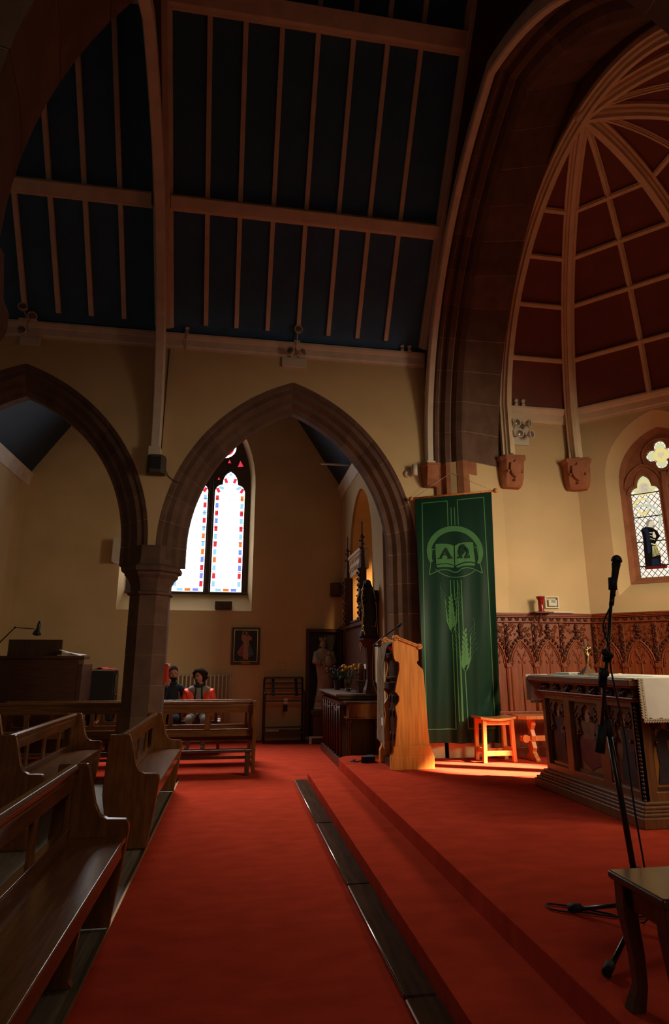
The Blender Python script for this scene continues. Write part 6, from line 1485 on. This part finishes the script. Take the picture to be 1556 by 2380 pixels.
# ================================================================== PEOPLE
def skinned(name, verts, edges, m, parent, root=0, sub=2):
    me = bpy.data.meshes.new(name); off = wloc(parent)
    me.from_pydata([Vector(v[:3]) - off for v in verts], edges, []); o = link(name, me, parent)
    me.materials.append(M[m]); o.modifiers.new('skin', 'SKIN'); s = o.modifiers.new('sub', 'SUBSURF'); s.levels = sub; s.render_levels = sub
    o.modifiers['skin'].use_smooth_shade = True
    for i, v in enumerate(verts):
        d = me.skin_vertices[0].data[i]; r = v[3]; d.radius = (r, r) if not isinstance(r, tuple) else r; d.use_root = (i == root)
    return o
def person(label, x, y, zs, s, look, body_m, top_parts, hand_face, beard, hair_kind, seat):
    """seated person facing -Y; pelvis at (x, y, zs)"""
    t = thing('person', label, 'person', (x, y, zs - .12)); P = lambda a, b, c, r: (x + a*s, y - b*s, zs + c*s, (tuple(q*s for q in r) if isinstance(r, tuple) else r*s))
    w_ = .86 if hair_kind == 'bob' else 1.0
    v = [P(0, 0, 0, .125), P(0, .01, .20, .115*w_), P(0, .02, .38, .13*w_), P(0, .02, .475, .085), P(.005, .035, .55, .052)]
    e = [(0, 1), (1, 2), (2, 3), (3, 4)]
    def chain(st, pts):
        p = st
        for q in pts: v.append(q); e.append((p, len(v)-1)); p = len(v)-1
        return p
    ha = chain(3, [P(-.17, .01, .445, .058), P(-.215, .03, .22, .046), P(-.19 if not hand_face else -.10, .24, .13 if not hand_face else .22, .038), P(-.10 if not hand_face else -.035, .33, .13 if not hand_face else .47, .026)])
    hb = chain(3, [P(.17, .01, .445, .058), P(.22, .03, .22, .046), P(.19, .24, .13, .038), P(.09, .31, .14, .026)])
    for sx in (-1, 1): chain(0, [P(sx*.095, .06, -.01, .095), P(sx*.12, .42, .02, .066), P(sx*.12, .46, -.22, .052), P(sx*.12, .45, -.41, .040), P(sx*.13, .56, -.43, .036)])
    b = skinned('body', v, e, body_m, t)
    # hands: palm and five bent fingers each
    for hi, (idx, sg) in enumerate(((ha, 1), (hb, -1))):
        w = Vector(v[idx][:3]); hv, he = [], []
        up = hand_face and hi == 0
        d = Vector((.15*sg, -.15, 1)).normalized() if up else Vector((sg*.7, -.6, -.25)).normalized(); sd = Vector((1, 0, 0)) if up else Vector((.2*sg, .3, -.9)).normalized(); cu = Vector((0, .6, 0)) if up else Vector((sg*.2, .4, -.5))
        hv.append((*w, .022*s)); hv.append((*(w + d*.055*s), .026*s)); he.append((0, 1))
        for k, ln in enumerate((.060, .068, .063, .050)):
            q = w + d*.075*s + sd*(k-1.5)*.019*s; p1 = q + d*ln*.5*s + cu*.010*s; p2 = q + d*ln*.85*s + cu*.03*s
            i0 = len(hv); hv += [(*q, .0095*s), (*p1, .0085*s), (*p2, .007*s)]; he += [(1, i0), (i0, i0+1), (i0+1, i0+2)]
        q = w + d*.03*s - sd*.032*s; i0 = len(hv); hv += [(*q, .010*s), (*(q + d*.035*s - sd*.008*s), .008*s)]; he += [(0, i0), (i0, i0+1)]
        skinned('hand', hv, he, 'skin', t, sub=1)
    # head
    hc = Vector((x + .01*s + look*.02*s, y - .055*s, zs + .675*s)); R = Euler((.12, 0, look))
    hroot = R.to_matrix()
    bm = BM(); ball(bm, (0, 0, 0), .076*s, .094*s, .118*s, 18, 14)
    for q in bm.verts:
        c = q.co
        if c.z < -.02*s: k = min(1, (-c.z-.02*s)/(.1*s)); c.x *= 1 - .30*k; c.y = c.y*(1-.12*k) - .012*s*k
        if c.y < -.06*s and abs(c.x) < .05*s and 0 < c.z < .03*s: c.y += .008*s
    ball(bm, (0, -.099*s, -.012*s), .013*s, .020*s, .024*s, 8, 6); 
    for sx in (-1, 1):
        ball(bm, (sx*.078*s, .008*s, -.008*s), .010*s, .022*s, .032*s, 8, 6); ball(bm, (sx*.030*s, -.080*s, .028*s), .020*s, .012*s, .007*s, 8, 5)
    tube(bm, [(0, .02*s, -.07*s), (0, .03*s, -.17*s)], .05*s, 10)
    for q in bm.verts: q.co = hroot @ q.co + hc
    hd = obj('head', bm, 'skin', t, smooth=True)
    bm = BM()
    for sx in (-1, 1): ball(bm, (sx*.030*s, -.083*s, .014*s), .012*s, .006*s, .006*s, 8, 5)
    tube(bm, [(-.022*s, -.093*s, -.052*s), (0, -.098*s, -.051*s), (.022*s, -.093*s, -.052*s)], .0045*s, 5)
    for q in bm.verts: q.co = hroot @ q.co + hc
    obj('eyes_and_mouth', bm, 'hair', hd, smooth=True)
    bm = BM(); n, m = 22, 12; rr = random.Random(2); vs = []
    for i in range(m+1):
        th_ = lerp(.02, 1.0, i/m); row = []
        for a in range(n):
            ph = 2*PI*a/n; front = max(0, math.cos(ph + PI/2))            # 1 towards the face (-Y)
            front = max(0, -math.sin(ph))
            lim = lerp(PI*.76, PI*.27, front**.55) if hair_kind == 'bob' else lerp(PI*.56, PI*.30, front**.7)
            tt = th_*lim; k = (1.42 + .09*math.sin(a*5.1+i*1.7) + .07*rr.random()) if hair_kind == 'bob' else 1.02 + .02*rr.random(); zz = 1.16 + .04*rr.random() if hair_kind == 'bob' else 1.07
            fl = 1 + (.12 if hair_kind == 'bob' else 0)*math.sin(min(1, th_)*PI)
            row.append(bm.verts.new((.078*s*k*fl*math.sin(tt)*math.cos(ph), .006*s + .098*s*k*fl*math.sin(tt)*math.sin(ph), .120*s*zz*math.cos(tt) + (.004*s*rr.random()))))
        vs.append(row)
    for A_, B_ in zip(vs, vs[1:]):
        for a in range(n): bm.faces.new((A_[a], B_[a], B_[(a+1) % n], A_[(a+1) % n])).smooth = True
    bm.faces.new(vs[0])
    for q in bm.verts: q.co = hroot @ q.co + hc
    h_ = obj('hair', bm, 'hair', hd, smooth=True); so = h_.modifiers.new('solid', 'SOLIDIFY'); so.thickness = (.02 if hair_kind == 'bob' else .006)*s; so.offset = -1
    if beard:
        bm = BM(); ball(bm, (0, -.050*s, -.082*s), .056*s, .050*s, .044*s, 12, 8)
        for q in bm.verts: q.co = hroot @ q.co + hc
        obj('beard', bm, 'hair', hd, smooth=True)
    top_parts(t, P, s)
    return t
def woman_top(t, P, s):
    # open quilted jacket: body, sleeves and collar over the sweater
    def side(sx):
        v = [P(sx*.115, .02, .43, .085), P(sx*.145, .03, .30, .098), P(sx*.15, .035, .14, .10), P(sx*.155, .04, -.04, .10), P(sx*.20, .012, .415, .078), P(sx*.245, .03, .22, .074), P(sx*.205, .20, .14, .058), P(sx*.15, .29, .125, .045), P(sx*.03, -.05, .44, .08), P(sx*.03, -.06, .1, .09)]
        return v, [(0, 1), (1, 2), (2, 3), (0, 4), (4, 5), (5, 6), (6, 7), (0, 8), (8, 9)]
    for sx in (-1, 1):
        v, e = side(sx); j = skinned('jacket_half', v, e, 'jacket', t)
        bm = BM(); zz = lambda k: .50 - .085*k
        tube(bm, smooth_path([P(sx*.055, .08, .53, 0)[:3], P(sx*.050, .10, .44, 0)[:3], P(sx*.060, .10, .30, 0)[:3], P(sx*.065, .10, .14, 0)[:3], P(sx*.07, .11, .0, 0)[:3]], 4), .012*s, 6); obj('zip_edge', bm, 'blackmatte', j)
    bm = BM(); tube(bm, [P(.075*math.cos(a), -.0 + .07*math.sin(a) + .03, .535 - .02*math.sin(a), 0)[:3] for a in [lerp(-.9, PI+.9, k/14) for k in range(15)]], .028*s, 8); obj('collar', bm, 'blackmatte', t)
def man_top(t, P, s):
    bm = BM(); tube(bm, [P(.065*math.cos(a), .065*math.sin(a)+.03, .535, 0)[:3] for a in [2*PI*k/16 for k in range(17)]], .020*s, 8); obj('collar', bm, 'blackmatte', t)
person('person with dark bushy hair in an open orange red jacket sitting by the radiator', -.575, 10.82, .56, .98, -.55, 'greysweater', woman_top, False, False, 'bob', 0)
person('bearded person in dark navy jumper with hand to chin, half hidden by the pillar', -1.03, 10.85, .57, 1.03, .25, 'navy', man_top, True, True, 'short', 0)
